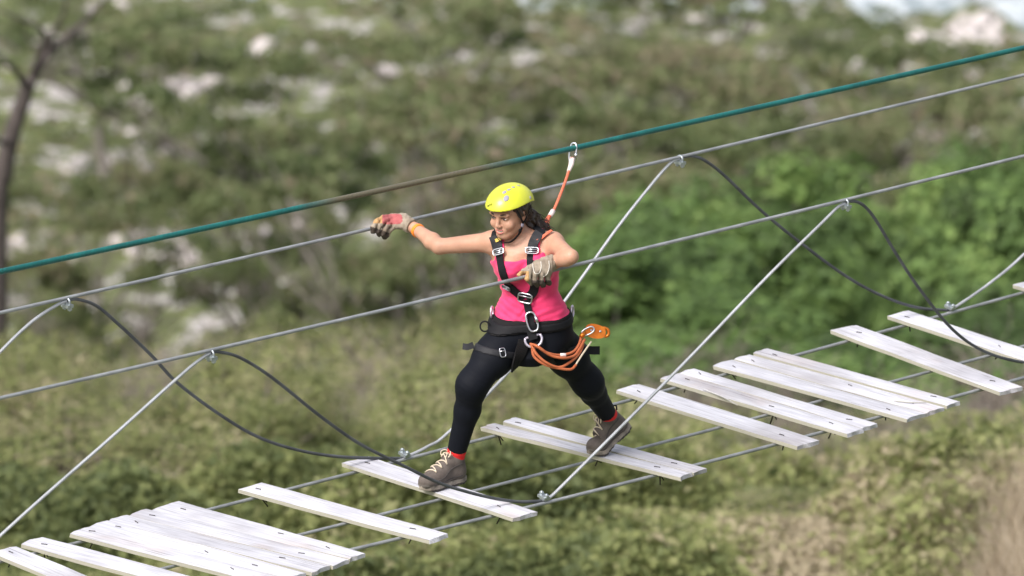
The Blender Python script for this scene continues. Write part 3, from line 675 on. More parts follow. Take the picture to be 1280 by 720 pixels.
# ------------------------------------------------------------------ planks
PZ0, PZ1 = .0125, .033
def line_cross(a, b, P):
    """parameters along a->b where polyline P (xy) crosses it"""
    out = []
    for i in range(len(P) - 1):
        p, q = P[i][:2], P[i + 1][:2]; A = np.array([b[:2] - a[:2], p - q]).T
        if abs(np.linalg.det(A)) < 1e-9: continue
        t, s = np.linalg.solve(A, p - a[:2])
        if 0 <= s <= 1 and 0 < t < 1: out.append((t, q - p))
    return out[:1]
def plank(i, a, c, wb, wf, label, group='planks of the bridge deck', dz=0, twist=0):
    A = deck(*a, PZ1); B = deck(*c, PZ1); L = np.linalg.norm(B - A); rg = np.random.default_rng(40 + i)
    mid = (A + B) / 2; ax = nrm(B - A); ay = np.cross([0, 0, 1.], ax)
    nx = 34; ny = 5; t = PZ1 - PZ0
    xs = np.linspace(-L / 2, L / 2, nx); V = []
    wn = vnoise(np.stack([xs * 5, xs * 0 + i * 7.3, xs * 0], -1), i); wn2 = vnoise(np.stack([xs * 5, xs * 0 + i * 3.1, xs * 0 + 9], -1), i)
    bow = rg.uniform(-.006, .006)
    for lay in (1, 0):
        for j in range(ny):
            v = j / (ny - 1) * 2 - 1
            for k, x in enumerate(xs):
                hw = (wb + (wf - wb) * k / (nx - 1)) / 2
                e = .0035 * (wn[k] if v > 0 else wn2[k]) * abs(v)
                xx = x
                if k in (0, nx - 1): xx = x + (.007 * vnoise(np.array([[j * .9 + i, k * .1, 3.]]), i)[0] + rg.normal() * .0025) * (1 if k else -1)
                round_ = .0022 if (lay and abs(v) == 1) else 0
                z = (0 if lay else -t) - round_ + bow * (1 - (2 * x / L) ** 2) * v * .5 + twist * x * v * hw
                V.append((xx, v * hw + e * np.sign(v), z))
    F = []; n1 = nx * ny; idx = lambda l, j, k: l * n1 + j * nx + k
    for j in range(ny - 1):
        for k in range(nx - 1):
            F.append((idx(0, j, k), idx(0, j, k + 1), idx(0, j + 1, k + 1), idx(0, j + 1, k)))
            F.append((idx(1, j, k), idx(1, j + 1, k), idx(1, j + 1, k + 1), idx(1, j, k + 1)))
    for k in range(nx - 1):
        F.append((idx(0, 0, k), idx(1, 0, k), idx(1, 0, k + 1), idx(0, 0, k + 1))); F.append((idx(0, ny - 1, k), idx(0, ny - 1, k + 1), idx(1, ny - 1, k + 1), idx(1, ny - 1, k)))
    for j in range(ny - 1):
        F.append((idx(0, j, 0), idx(0, j + 1, 0), idx(1, j + 1, 0), idx(1, j, 0))); F.append((idx(0, j, nx - 1), idx(1, j, nx - 1), idx(1, j + 1, nx - 1), idx(0, j + 1, nx - 1)))
    o = link('plank', mesh_np('plank', V, F, smooth=False), M['plank'])
    o.location = (mid[0], mid[1], PZ1 + dz); o.rotation_euler = (0, 0, math.atan2(ax[1], ax[0]))
    tag(o, label, 'plank', group)
    # staples and the wire that ties the board to each cable
    for P in (bc, mc, fc):
        for (tt, dv) in line_cross(A, B, P):
            if P is mc and i % 3: continue
            x = -L / 2 + tt * L; jit = rg.uniform(-.02, .02); ca = rg.uniform(-.5, .5); yy = rg.uniform(-.02, .02)
            st = MB(); dx, dy = math.cos(ca) * .015, math.sin(ca) * .015
            st.tube([(x + jit - dx, yy - dy, -.004), (x + jit - dx, yy - dy, .003), (x + jit + dx, yy + dy, .003), (x + jit + dx, yy + dy, -.004)], .0019, 5)
            s_ = st.build('staple', M['iron']); s_.parent = o
            ln = rg.uniform(.02, .05); wt = MB(); sx = rg.uniform(-.03, .03)
            wt.tube([(x, yy, -t + .001), (x + .004, yy * 1.2, -t - .018), (x + sx, yy + rg.uniform(-.02, .02), -t - .018 - ln)], .0036, 5)
            wt.tube([(x + .008, yy, -t + .001), (x + .012, yy, -t - .02), (x + .02 + sx * .4, yy + .01, -t - .012 - ln * .6)], .003, 5)
            w_ = wt.build('wire_tie', M['iron']); w_.parent = o
    return o
PLK = [
 ((4, 686), (252, 790), .145, .14, 'skewed white plank at the lower left corner'),
 ((39, 675), (301, 745), .145, .13, 'lone white plank between the corner plank and the left five-board panel'),
 ((98.6, 662), (343, 726), .135, .12, 'outermost board of the left five-board panel, on its left side'),
 ((122, 654), (371, 719), .135, .115, 'second board from the left in the left five-board panel'),
 ((146, 647), (401, 711), .13, .13, 'middle board of the left five-board panel, stained orange at its far end'),
 ((172, 640), (426, 703), .13, .115, 'fourth board from the left in the left five-board panel'),
 ((206, 631.5), (446, 694.5), .185, .105, 'wide tapering board closing the right side of the left five-board panel'),
 ((312, 607), (548, 671), .15, .135, 'single plank between the left panel and the plank under the forward boot'),
 ((445, 574.5), (657, 643.5), .165, .15, 'plank carrying her forward boot, crossed by a slack dark cable'),
 ((610, 531), (858, 593.5), .100, .094, 'left board of the pair under her rear boot'),
 ((636, 524), (875, 588), .100, .096, 'right board of the pair under her rear boot'),
 ((784.5, 483.6), (1011, 554), .155, .145, 'cracked single plank crossed by the taut cable right of her rear boot'),
 ((837, 469), (1069, 539), .13, .12, 'splintered left board of the narrow pair right of the walker'),
 ((858, 463), (1087, 532), .11, .115, 'right board of the narrow pair right of the walker'),
 ((903, 453), (1145, 520), .145, .135, 'left board of the three-board panel on the right'),
 ((927, 445.5), (1169, 512.5), .115, .135, 'middle board of the three-board panel on the right'),
 ((951, 438), (1191, 504), .11, .10, 'right board of the three-board panel on the right'),
 ((1054.5, 409.5), (1264, 486.5), .165, .15, 'single slanting plank right of the three-board panel'),
 ((1122, 391), (1330, 459), .15, .15, 'plank under the slack cable at the right, cut off by the frame'),
 ((1279, 352.5), (1480, 412), .15, .15, 'plank whose tip shows at the far right edge')]
for i, (a, c, wb, wf, lb) in enumerate(PLK): plank(i, a, c, wb, wf, lb, dz=.0004 * (i % 3))
def splinter():
    # long splinters standing off two boards
    pl = [o for o in COL.objects if o.name.startswith('plank')]
    for o, pts in ((pl[12], [(880, 487, .036), (905, 497, .036), (922, 507, .02)]), (pl[15], [(1118, 501, .037), (1140, 503, .04), (1158, 503, .037)])):
        m = MB(); P = np.array([deck(*p) for p in pts]); m.tube(catmull(P, 5), np.linspace(.005, .0015, 11), 5)
        o2 = m.build('splinter', M['plank']); o2.parent = o; bpy.context.view_layer.update(); o2.matrix_parent_inverse = o.matrix_basis.inverted()
splinter()

# ------------------------------------------------------------------ signed-distance modelling of the walker
def sd_cap(a, b, ra, rb):
    a = np.asarray(a, float); b = np.asarray(b, float); ba = b - a; bb = float(ba @ ba) + 1e-12
    def f(P):
        pa = [P[i] - a[i] for i in range(3)]
        t = np.clip((pa[0] * ba[0] + pa[1] * ba[1] + pa[2] * ba[2]) / bb, 0, 1)
        return np.sqrt(sum((pa[i] - t * ba[i]) ** 2 for i in range(3))) - (ra + (rb - ra) * t)
    r = max(ra, rb); return f, np.minimum(a, b) - r, np.maximum(a, b) + r
def sd_ell(c, ax, h):
    c = np.asarray(c, float); ax = np.asarray(ax, float)
    def f(P):
        q = [P[i] - c[i] for i in range(3)]
        l = [ax[k][0] * q[0] + ax[k][1] * q[1] + ax[k][2] * q[2] for k in range(3)]
        k0 = np.sqrt(sum((l[k] / h[k]) ** 2 for k in range(3))); k1 = np.sqrt(sum((l[k] / h[k] ** 2) ** 2 for k in range(3))) + 1e-9
        return k0 * (k0 - 1) / k1
    e = np.abs(ax.T * np.array(h)).sum(1); e = np.sqrt(((ax.T * np.array(h)) ** 2).sum(1)); return f, c - e, c + e
def sd_box(c, ax, h, r=.004):
    c = np.asarray(c, float); ax = np.asarray(ax, float)
    def f(P):
        q = [P[i] - c[i] for i in range(3)]
        l = [np.abs(ax[k][0] * q[0] + ax[k][1] * q[1] + ax[k][2] * q[2]) - h[k] + r for k in range(3)]
        return np.sqrt(sum(np.maximum(x, 0) ** 2 for x in l)) + np.minimum(np.maximum(np.maximum(l[0], l[1]), l[2]), 0) - r
    e = np.abs(ax.T * np.array(h)).sum(1); return f, c - e, c + e
class Field:
    def __init__(s, xs, ys, zs):
        s.ax = [np.asarray(a, float) for a in (xs, ys, zs)]; s.D = np.full([len(a) for a in s.ax], .5, np.float32)
    @classmethod
    def box(c, lo, hi, st): return c(*[np.arange(lo[i], hi[i] + st, st) for i in range(3)])
    def sub(s, lo, hi, pad):
        sl = []
        for i in range(3):
            a = max(int(np.searchsorted(s.ax[i], lo[i] - pad)) - 1, 0); b = min(int(np.searchsorted(s.ax[i], hi[i] + pad)) + 1, len(s.ax[i])); sl.append(slice(a, max(b, a)))
        sl = tuple(sl); P = (s.ax[0][sl[0]][:, None, None], s.ax[1][sl[1]][None, :, None], s.ax[2][sl[2]][None, None, :]); return sl, P
    def add(s, prim, k=.01, off=0., pad=None):
        f, lo, hi = prim; sl, P = s.sub(lo, hi, (k + .02 + off) if pad is None else pad)
        if 0 in s.D[sl].shape: return s
        d = (f(P) - off).astype(np.float32); a = s.D[sl]
        h = np.maximum(k - np.abs(a - d), 0) if k else 0
        s.D[sl] = np.minimum(a, d) - (h * h * .25 / k if k else 0); return s
    def cut(s, prim, k=.006):
        f, lo, hi = prim; sl, P = s.sub(lo, hi, k + .01); d = -f(P).astype(np.float32); a = s.D[sl]
        h = np.maximum(k - np.abs(a - d), 0); s.D[sl] = np.maximum(a, d) + h * h * .25 / k; return s
    def clip(s, fn, k=0):
        P = (s.ax[0][:, None, None], s.ax[1][None, :, None], s.ax[2][None, None, :]); s.D = np.maximum(s.D, fn(P).astype(np.float32)); return s
    def warp(s, fn, band=.03):
        i = np.nonzero(np.abs(s.D) < band); P = np.stack([s.ax[k][i[k]] for k in range(3)], -1); s.D[i] += fn(P).astype(np.float32); return s
    def mesh(s, smooth=1):
        D = s.D; I = D < 0; n = D.shape
        c = np.zeros([m - 1 for m in n], np.int8)
        for a in (0, 1):
            for b in (0, 1):
                for d in (0, 1): c += I[a:n[0] - 1 + a, b:n[1] - 1 + b, d:n[2] - 1 + d]
        act = np.nonzero((c > 0) & (c < 8)); N = len(act[0]); idx = np.full(c.shape, -1, np.int32); idx[act] = np.arange(N)
        g = np.zeros((N, 3)); w_ = np.zeros(N)
        cor = [(a, b, d) for a in (0, 1) for b in (0, 1) for d in (0, 1)]
        val = {q: D[act[0] + q[0], act[1] + q[1], act[2] + q[2]].astype(float) for q in cor}
        for q in cor:
            for e in range(3):
                if q[e]: continue
                q2 = list(q); q2[e] = 1; q2 = tuple(q2); a, b = val[q], val[q2]; m = (a < 0) != (b < 0)
                t = np.where(m, a / np.where(m, a - b, 1), 0)
                for k in range(3): g[:, k] += m * (t if k == e else q[k])
                w_ += m
        g /= w_[:, None]
        V = np.stack([s.ax[k][act[k]] + g[:, k] * (s.ax[k][act[k] + 1] - s.ax[k][act[k]]) for k in range(3)], -1)
        Q = []
        for e in range(3):
            u, v = [(1, 2), (2, 0), (0, 1)][e]
            sl0 = [slice(None)] * 3; sl1 = [slice(None)] * 3; sl0[e] = slice(0, -1); sl1[e] = slice(1, None)
            A = I[tuple(sl0)]; B = I[tuple(sl1)]; ch = np.nonzero(A != B); ch = [x for x in ch]
            ok = (ch[u] > 0) & (ch[v] > 0) & (ch[u] < n[u] - 1) & (ch[v] < n[v] - 1); ch = [x[ok] for x in ch]
            def ix(du, dv):
                z = list(ch); z[u] = z[u] - du; z[v] = z[v] - dv; return idx[z[0], z[1], z[2]]
            q = np.stack([ix(1, 1), ix(0, 1), ix(0, 0), ix(1, 0)], -1); fl = ~A[ch[0], ch[1], ch[2]]
            q[fl] = q[fl][:, ::-1]; Q.append(q)
        Q = np.concatenate(Q)
        for _ in range(smooth):
            acc = np.zeros_like(V); cn = np.zeros(len(V))
            for k in range(4):
                a, b = Q[:, k], Q[:, (k + 1) % 4]
                for i, j in ((a, b), (b, a)):
                    np.add.at(cn, i, 1)
                    for x in range(3): acc[:, x] += np.bincount(i, V[j, x], len(V))
            V = .5 * V + .5 * acc / np.maximum(cn, 1)[:, None]
        return V, Q
def fgrid(lo, hi, coarse, fine):
    """axis with a finer stretch"""
    out = [lo]; x = lo
    while x < hi:
        x += fine[2] if fine[0] <= x < fine[1] else coarse; out.append(x)
    return np.array(out)
def plane_clip(p, n):
    n = nrm(n); return lambda P: (P[0] - p[0]) * n[0] + (P[1] - p[1]) * n[1] + (P[2] - p[2]) * n[2]

# materials of the walker
M['skin'] = mat('skin', (.43, .230, .155), .5, sss=.12, noise=(22, (.52, .285, .195), .22, (1, 1, 1)), bump=(160, .08, .002), spec=.4)
M['lip'] = mat('lips', (.46, .13, .12), .38)
M['tooth'] = mat('teeth', (.82, .79, .74), .3)
M['eye'] = mat('eye_white', (.42, .38, .36), .25)
M['iris'] = mat('iris', (.025, .014, .01), .1)
M['hair'] = mat('hair', (.022, .012, .009), .42, noise=(30, (.05, .026, .017), .2, (1, 1, 1)), spec=.5)
M['shirt'] = mat('pink_cotton', (.74, .028, .13), .82, noise=(26, (.82, .045, .17), .3, (1, 1, 1)), bump=(26, .28, .010), sheen=.15)
M['legging'] = mat('black_legging', (.005, .006, .010), .7, bump=(400, .15, .001), spec=.14)
M['web'] = mat('black_webbing', (.007, .007, .009), .66, spec=.22, bump=(240, .5, .002))
M['pad'] = mat('black_padding', (.010, .009, .010), .8, spec=.2, bump=(150, .4, .002))
M['webgrey'] = mat('grey_webbing', (.016, .016, .020), .62, spec=.3, bump=(240, .5, .002))
M['steelp'] = mat('polished_steel', (.62, .62, .66), .28, 1)
M['steelg'] = mat('dull_buckle', (.22, .22, .24), .4, .9)
M['alu'] = mat('lilac_aluminium', (.62, .56, .66), .3, .6)
M['orange'] = mat('orange_rope', (.38, .088, .028), .8, noise=(40, (.48, .14, .055), .2, (1, 1, 1)), bump=(180, .5, .003))
M['orange_rope2'] = mat('red_orange_rope', (.60, .11, .055), .75, noise=(40, (.66, .18, .10), .2, (1, 1, 1)), bump=(180, .5, .003))
M['orange_metal'] = mat('orange_anodised', (.75, .22, .02), .3, .55, noise=(30, (.55, .12, .01), .2, (1, 1, 1)))
M['sleeve'] = mat('pale_sleeve', (.72, .60, .58), .6)
M['helmet'] = mat('yellow_shell', (.60, .62, .022), .36, noise=(7, (.54, .55, .05), .2, (1, 1, 1)), bump=(30, .05, .004), coat=.15)
M['vent'] = mat('vent_grey', (.28, .26, .33), .6)
M['glove'] = mat('worn_suede', (.36, .30, .235), .88, noise=(22, (.20, .155, .115), .2, (1, 1, 1)), bump=(90, .6, .004))
M['glove_red'] = mat('red_suede', (.30, .055, .065), .85, noise=(25, (.42, .13, .12), .25, (1, 1, 1)), bump=(90, .5, .004))
M['glove_dark'] = mat('grimy_palm', (.035, .028, .027), .8, noise=(25, (.09, .065, .05), .2, (1, 1, 1)))
M['glove_tan'] = mat('tan_leather', (.42, .24, .10), .7)
M['seam'] = mat('pale_seam', (.58, .54, .48), .8)
M['band'] = mat('orange_wristband', (.90, .24, .02), .5)
M['shoe'] = mat('grey_suede', (.070, .053, .047), .85, noise=(24, (.135, .110, .096), .2, (1, 1, 1)), bump=(120, .5, .003))
M['toe'] = mat('scuffed_toe', (.155, .135, .12), .85, noise=(30, (.09, .075, .066), .2, (1, 1, 1)))
M['rubber'] = mat('dusty_rubber', (.34, .29, .24), .85, noise=(30, (.12, .10, .09), .2, (1, 1, 1)))
M['tread'] = mat('dark_tread', (.05, .042, .04), .8)
M['lace'] = mat('beige_lace', (.60, .50, .38), .8)
M['sock'] = mat('red_sock', (.62, .012, .012), .85, bump=(260, .5, .002))
M['label_yellow'] = mat('yellow_label', (.60, .42, .06), .6)

PERSON = empty('person', (0, .02, .034), 'woman in yellow helmet and pink tank top striding along the plank bridge', 'person')
bpy.context.view_layer.update()

# ---- joints, given where the photo shows them and how far behind the bridge middle they lie
J = dict(pel=W(664, 410, -.03), hipR=W(637, 420, -.05), hipL=W(690, 420, .0), kneeR=W(590, 481, -.15), ankR=W(571, 566, .055), kneeL=W(735, 478, .20), ankL=W(768, 524, .50),
         shR=W(618, 302, -.17), shL=W(691, 304, -.23), elR=W(549, 308, -.05), wrR=W(518, 285, .13), elL=W(714, 321, -.44), wrL=W(692, 328, -.36), neck=W(653, 298, -.19))
# feet: heel point on the ground plan, toe direction
def footf(heel, toe): d = toe - heel; d[2] = 0; return heel, nrm(d)
FOOT = {'R': footf(deck(578.5, 602, .036), deck(534, 613.5, .036)), 'L': footf(deck(793, 560, .036), deck(748, 568, .036))}
BLIFT = {'R': 0., 'L': R_(34)}; BALL = .185
def boot_map(side, V):
    V = np.array(V, float).reshape(-1, 3); heel, fd = FOOT[side]; sd_ = np.cross(fd, ZU); x, y, z = V.T.copy(); lift = BLIFT[side]
    if lift:                                                     # everything behind the ball of the foot swings up about it
        t = np.clip((BALL + .02 - y) / .05, 0, 1) * lift; dy = y - BALL
        y = BALL + dy * np.cos(t) + z * np.sin(t); z = -dy * np.sin(t) + z * np.cos(t)
    return heel + np.outer(y, fd) + np.outer(x, sd_) + np.outer(z, ZU)
for s_ in 'RL': J['ank' + s_] = boot_map(s_, (0, .050, .125))[0]
# torso cross-sections: (px, py, d, half width, half depth)
SEC = [(664, 452, -.02, .07, .07), (664, 440, -.02, .15, .105), (664, 424, -.02, .182, .112), (664, 406, -.03, .190, .114), (664, 390, -.05, .174, .104), (663, 366, -.09, .126, .084), (660, 346, -.12, .139, .094),
       (657, 326, -.15, .160, .106), (655.5, 309, -.18, .150, .098), (655, 297, -.19, .10, .075), (655, 290, -.2, .05, .05)]
TA, TB = W(664, 446, -.02), W(655.5, 292, -.2); TAX = nrm(TB - TA)
tyaw = R_(12); TR = np.array([math.cos(tyaw), -math.sin(tyaw), 0]); TR = nrm(TR - TAX * (TR @ TAX)); TF = np.cross(TAX, TR)   # TF points out of her back
_c = np.array([W(a, b, d) for a, b, d, _, _ in SEC]); _h = (_c - TA) @ TAX; _ox = (_c - TA) @ TR; _of = (_c - TA) @ TF; _w = np.array([s[3] for s in SEC]); _q = np.array([s[4] for s in SEC])
def torso_local(P):
    q = [P[i] - TA[i] for i in range(3)]; dot = lambda v: v[0] * q[0] + v[1] * q[1] + v[2] * q[2]
    return dot(TR), dot(TF), dot(TAX)
def sd_torso():
    def f(P):
        x, y, h = torso_local(P); x, y, h = np.broadcast_arrays(x, y, h); sh = h.shape; hr = h.ravel()
        I = lambda a: np.interp(hr, _h, a).reshape(sh)
        wd, dp = I(_w), I(_q); lx = (x - I(_ox)); ly = (y - I(_of))
        k0 = (np.abs(lx / wd) ** 2.35 + np.abs(ly / dp) ** 2.35) ** (1 / 2.35); g = np.sqrt((lx / wd ** 2) ** 2 + (ly / dp ** 2) ** 2) + 1e-6
        d = k0 * (k0 - 1) / np.maximum(g, .3 / np.maximum(wd, .05)); d = (k0 - 1) * np.minimum(np.sqrt(lx ** 2 + ly ** 2) / np.maximum(k0, 1e-3), .3)
        over = np.maximum(_h[0] - h, h - _h[-1]); return np.maximum(d, over)
    return f, _c.min(0) - .22, _c.max(0) + .22
def torso_parts():
    return [(sd_torso(), .0), (sd_ell(W(639, 336, -.245), np.array([TR, TF, TAX]), (.058, .050, .06)), .04), (sd_ell(W(675, 337, -.26), np.array([TR, TF, TAX]), (.058, .050, .06)), .04),
            (sd_cap(W(642, 299, -.18), J['shR'], .050, .049), .05), (sd_cap(W(668, 300, -.19), J['shL'], .050, .050), .05)]
def leg_parts(s):
    h, k, a = J['hip' + s], J['knee' + s], J['ank' + s]; sh = nrm(k - a); back = nrm(np.cross(np.cross(k - h, a - k), a - k)) 
    back = nrm((h + a) / 2 - k); calf = a + (k - a) * .68 + back * .016
    foot = nrm(FOOT[s][1])
    return [(sd_cap(h, h + (k - h) * .45, .093, .087), .04), (sd_cap(h + (k - h) * .4, k, .087, .055), .04), (sd_cap(k, calf, .0565, .055), .08), (sd_cap(calf, a, .054, .039), .03), (sd_cap(a, boot_map(s, (0, .13, .055))[0], .036, .028), .015)]
# head frame: F looks out of the face, L_ towards her left, U up
HY, HP, HR = R_(35), R_(10), R_(1)
hF = np.array([-math.sin(HY) * math.cos(HP), -math.cos(HY) * math.cos(HP), -math.sin(HP)]); hL = np.array([math.cos(HY), -math.sin(HY), 0]); hU = np.cross(hF, hL)
hL, hU = hL * math.cos(HR) + hU * math.sin(HR), hU * math.cos(HR) - hL * math.sin(HR)
HAX = np.array([hL, hF, hU]); HC = W(636.6, 264.5, -.27); HS = 1.03
def hp(l, f, u): return HC + (hL * l + hF * f + hU * u) * HS
def hell(l, f, u, a, b, c): return sd_ell(hp(l, f, u), HAX, (a * HS, b * HS, c * HS))
def hcap(p, q, ra, rb): return sd_cap(hp(*p), hp(*q), ra * HS, rb * HS)

def build_body():
    pts = np.array(list(J.values()) + [HC, FOOT['R'][0], FOOT['L'][0]]); lo = pts.min(0) - .2; hi = pts.max(0) + .2; lo[2] = .06
    hl, hh = HC - .14, HC + .14
    F = Field(fgrid(lo[0], hi[0], .0065, (hl[0], hh[0], .0026)), fgrid(lo[1], hi[1], .0065, (hl[1], hh[1], .0026)), fgrid(lo[2], hi[2], .0065, (hl[2] - .04, hh[2], .0026)))
    for p, k in torso_parts(): F.add(p, k, pad=.06)
    for s in 'RL':
        for p, k in leg_parts(s): F.add(p, k, pad=.05)
    for s, r in (('R', (.048, .036, .039, .026)), ('L', (.047, .032, .035, .030))):
        a, b, c = J['sh' + s], J['el' + s], J['wr' + s]; m = b + (c - b) * .28
        F.add(sd_cap(a, b, r[0], r[1]), .035); F.add(sd_cap(b, m, r[1] * .98, r[2]), .02); F.add(sd_cap(m, c, r[2], r[3]), .02)
    F.add(sd_cap(J['wrR'], W(500, 277, .19), .027, .03), .01); F.add(sd_cap(J['wrL'], W(681, 333, -.40), .032, .034), .01)
    F.add(sd_cap(hp(0, -.022, -.05), J['neck'] + np.array([0, .0, -.02]), .044, .050), .03)
    # head
    F.add(hell(0, -.012, .024, .072, .094, .083), .02)
    F.add(hell(0, .026, -.036, .060, .058, .066), .04)
    F.add(hell(0, .064, -.088, .022, .022, .018), .03)
    for e in (-1, 1):
        F.add(hell(.037 * e, .066, -.034, .024, .020, .022), .018); F.add(hcap((.052 * e, .008, -.066), (.018 * e, .064, -.088), .014, .014), .025)
        F.add(hcap((.046 * e, .074, .020), (.014 * e, .086, .018), .009, .010), .014)
        F.cut(hell(.030 * e, .094, .0, .016, .012, .009), .012)
        F.add(hell(.030 * e, .073, .0, .0155, .0125, .0115), .004)
        F.add(hell(.0105 * e, .095, -.034, .0062, .0085, .006), .006)
        F.add(hell(.076 * e, -.008, -.012, .007, .018, .028), .006); F.cut(hell(.083 * e, -.006, -.008, .004, .010, .016), .004)
    F.add(hcap((0, .083, .014), (0, .103, -.028), .0070, .0090), .012)
    F.add(hell(0, .078, -.060, .030, .014, .016), .014)                    # mouth mound
    for e in (-1, 1):
        F.add(hcap((.0245 * e, .0785, -.0545), (0, .0925, -.0560), .0024, .0046), .003)
        F.add(hcap((.0235 * e, .0785, -.0570), (0, .0905, -.0680), .0024, .0056), .003)
    F.cut(hell(0, .095, -.0612, .021, .014, .0030), .0015)
    V, Q = F.mesh(1)
    me = mesh_np('body', V, Q); o = link('body', me, M['skin'], PERSON)
    return V, Q
BV, BQ = build_body()
def field_mesh(name, F, m, parent=None, smooth=1):
    V, Q = F.mesh(smooth); o = link(name, mesh_np(name, V, Q), M[m] if isinstance(m, str) else m, parent or PERSON); return o, V, Q
# eyes, brows, teeth
for e in (-1, 1):
    b = MB(); b.ball(hp(.030 * e, .0785, -.0005), HAX, (.0125 * HS, .0082 * HS, .0042 * HS)); eye = b.build('eye', M['eye'], PERSON)
    b = MB(); b.ball(hp(.031 * e - .0015, .0835, -.0002), HAX, (.0055 * HS, .0042 * HS, .0043 * HS)); q = b.build('iris', M['iris']); q.parent = eye
    b = MB(); P = catmull([hp(.0125 * e, .0855, .001), hp(.022 * e, .0885, .0062), hp(.033 * e, .0865, .0068), hp(.046 * e, .076, .0005)], 5); b.tube(P, np.array([.0011] * 3 + [.002] * 10 + [.0012] * 3), 5); b.build('eyelash', M['hair'], PERSON)
    b = MB(); P = catmull([hp(.0115 * e, .0925, .0175), hp(.024 * e, .092, .0235), hp(.037 * e, .0865, .025), hp(.051 * e, .074, .018)], 5); b.tube(P, np.array([.0030] * 4 + [.0038] * 6 + [.0026] * 4 + [.0012] * 2), 6); b.build('eyebrow', M['hair'], PERSON)
rl = np.interp(np.linspace(-1, 1, 21), [-1, -.5, 0, .5, 1], [.0011, .0026, .0030, .0026, .0011])
b = MB(); b.tube(catmull([hp(-0.0267, 0.0783, -.0545), hp(-0.0139, 0.0865, -.0590), hp(-0.0046, 0.0890, -.0612), hp(0.0046, 0.0890, -.0612), hp(0.0139, 0.0865, -.0590), hp(0.0267, 0.0783, -.0545)], 4), rl * 1.5, 7); b.build('teeth', M['tooth'], PERSON)
b = MB(); b.tube(catmull([hp(-0.0348, 0.0743, -.0480), hp(-0.0174, 0.0890, -.0535), hp(-0.0046, 0.0945, -.0550), hp(0.0046, 0.0945, -.0550), hp(0.0174, 0.0890, -.0535), hp(0.0348, 0.0743, -.0480)], 4), rl, 7); b.build('lip', M['lip'], PERSON)
b = MB(); b.tube(catmull([hp(-0.0342, 0.0743, -.0490), hp(-0.0186, 0.0880, -.0645), hp(-0.0058, 0.0930, -.0700), hp(0.0058, 0.0930, -.0700), hp(0.0186, 0.0880, -.0645), hp(0.0342, 0.0743, -.0490)], 4), rl * 1.15, 7); b.build('lip', M['lip'], PERSON)

# ---- clothing grown from the same body
BN_ = nrm(TAX + TF * -.14 + TR * .03)
def build_shirt():
    lo = _c.min(0) - .25; hi = _c.max(0) + .25; lo[2] = W(670, 412, -.1)[2]; F = Field.box(lo, hi, .0042)
    for p, k in torso_parts(): F.add(p, k, off=.007, pad=.06)
    for s in 'RL': F.add(leg_parts(s)[0][0], .04, off=.007, pad=.06)
    nk = W(650, 326, -.27); hem = W(668, 407, -.17)
    hemz = hem[2]; nh = float((nk - TA) @ TAX)
    def region(P):
        x, y, h = torso_local(P); x, y, h = np.broadcast_arrays(x, y, h)
        x0 = np.interp(h.ravel(), _h, _ox).reshape(h.shape); y0 = np.interp(h.ravel(), _h, _of).reshape(h.shape)
        top = nh + np.where(y - y0 < 0, .004 + .9 * np.maximum(np.abs(x - x0) - .07, 0), .06) + 0 * x
        top = np.minimum(top, nh + .035)
        strap = np.maximum(np.abs(x - x0 - np.where(x > x0, .078, -.094)) - .014, h - nh - .12)
        return np.minimum(h - top, strap)
    F.clip(region); F.clip(plane_clip(W(664, 397, -.03), -BN_))
    for s in 'RL':                                                # arm holes
        F.cut(sd_ell(J['sh' + s] + TR * (.022 if s == 'L' else -.022) - TAX * .0, np.array([TR, TF, TAX]), (.058, .12, .095)), .006)
    def wr(P):
        x, y, h = (P - TA) @ TR, (P - TA) @ TF, (P - TA) @ TAX
        a = 1 - np.clip((h - .12) / .16, 0, 1) * .75
        n = vnoise(P * 14, 4)
        w1 = np.sin((h * 1.0 + x * .42 * np.sign(x + .02) * -1) * 2 * math.pi / .034 + 3.2 * n); w2 = np.sin((h * .8 - x * .9) * 2 * math.pi / .06 + 2.5 * vnoise(P * 9, 8))
        return (w1 * .0085 * (.35 + .65 * np.clip(vnoise(P * 8, 2) + .4, 0, 1)) + w2 * .0042) * a
    F.warp(wr)
    return field_mesh('tank_top', F, 'shirt', smooth=1)
SH, SHV, SHQ = build_shirt()
def build_leggings():
    pts = np.array([J[k] for k in ('hipR', 'hipL', 'kneeR', 'kneeL', 'ankR', 'ankL')]); F = Field.box(pts.min(0) - .2, pts.max(0) + .2, .0052)
    tp = torso_parts()[0]; F.add(tp[0], 0, off=.005, pad=.04)
    for s in 'RL':
        for p, k in leg_parts(s)[:4]: F.add(p, k, off=.0045, pad=.05)
    F.clip(plane_clip(W(664, 391, -.03), BN_))
    aR, aL = J['ankR'], J['ankL']
    def cuff(P):
        out = []
        for s, t in (('R', .075), ('L', .05)):
            a, k = J['ank' + s], J['knee' + s]; n = nrm(k - a); c = a + n * (.050 if s == 'R' else .040)
            d = -((P[0] - c[0]) * n[0] + (P[1] - c[1]) * n[1] + (P[2] - c[2]) * n[2])
            r = np.sqrt((P[0] - a[0]) ** 2 + (P[1] - a[1]) ** 2 + (P[2] - a[2]) ** 2); out.append(np.where(r < .12, d, -1.))
        return np.maximum(out[0], out[1])
    F.clip(cuff)
    def wr(P):
        d = np.zeros(len(P))
        for k, amp in (('kneeR', .0028), ('kneeL', .0026), ('hipR', .0022), ('hipL', .0022), ('ankR', .002), ('ankL', .002)):
            r = np.linalg.norm(P - J[k], axis=1); d += .45 * amp * np.clip(1 - r / .14, 0, 1) * np.sin((P[:, 2] + .5 * P[:, 0]) * 2 * math.pi / .026 + 3 * vnoise(P * 12, 5))
        return d
    F.warp(wr)
    return field_mesh('leggings', F, 'legging')
LG, LGV, LGQ = build_leggings()
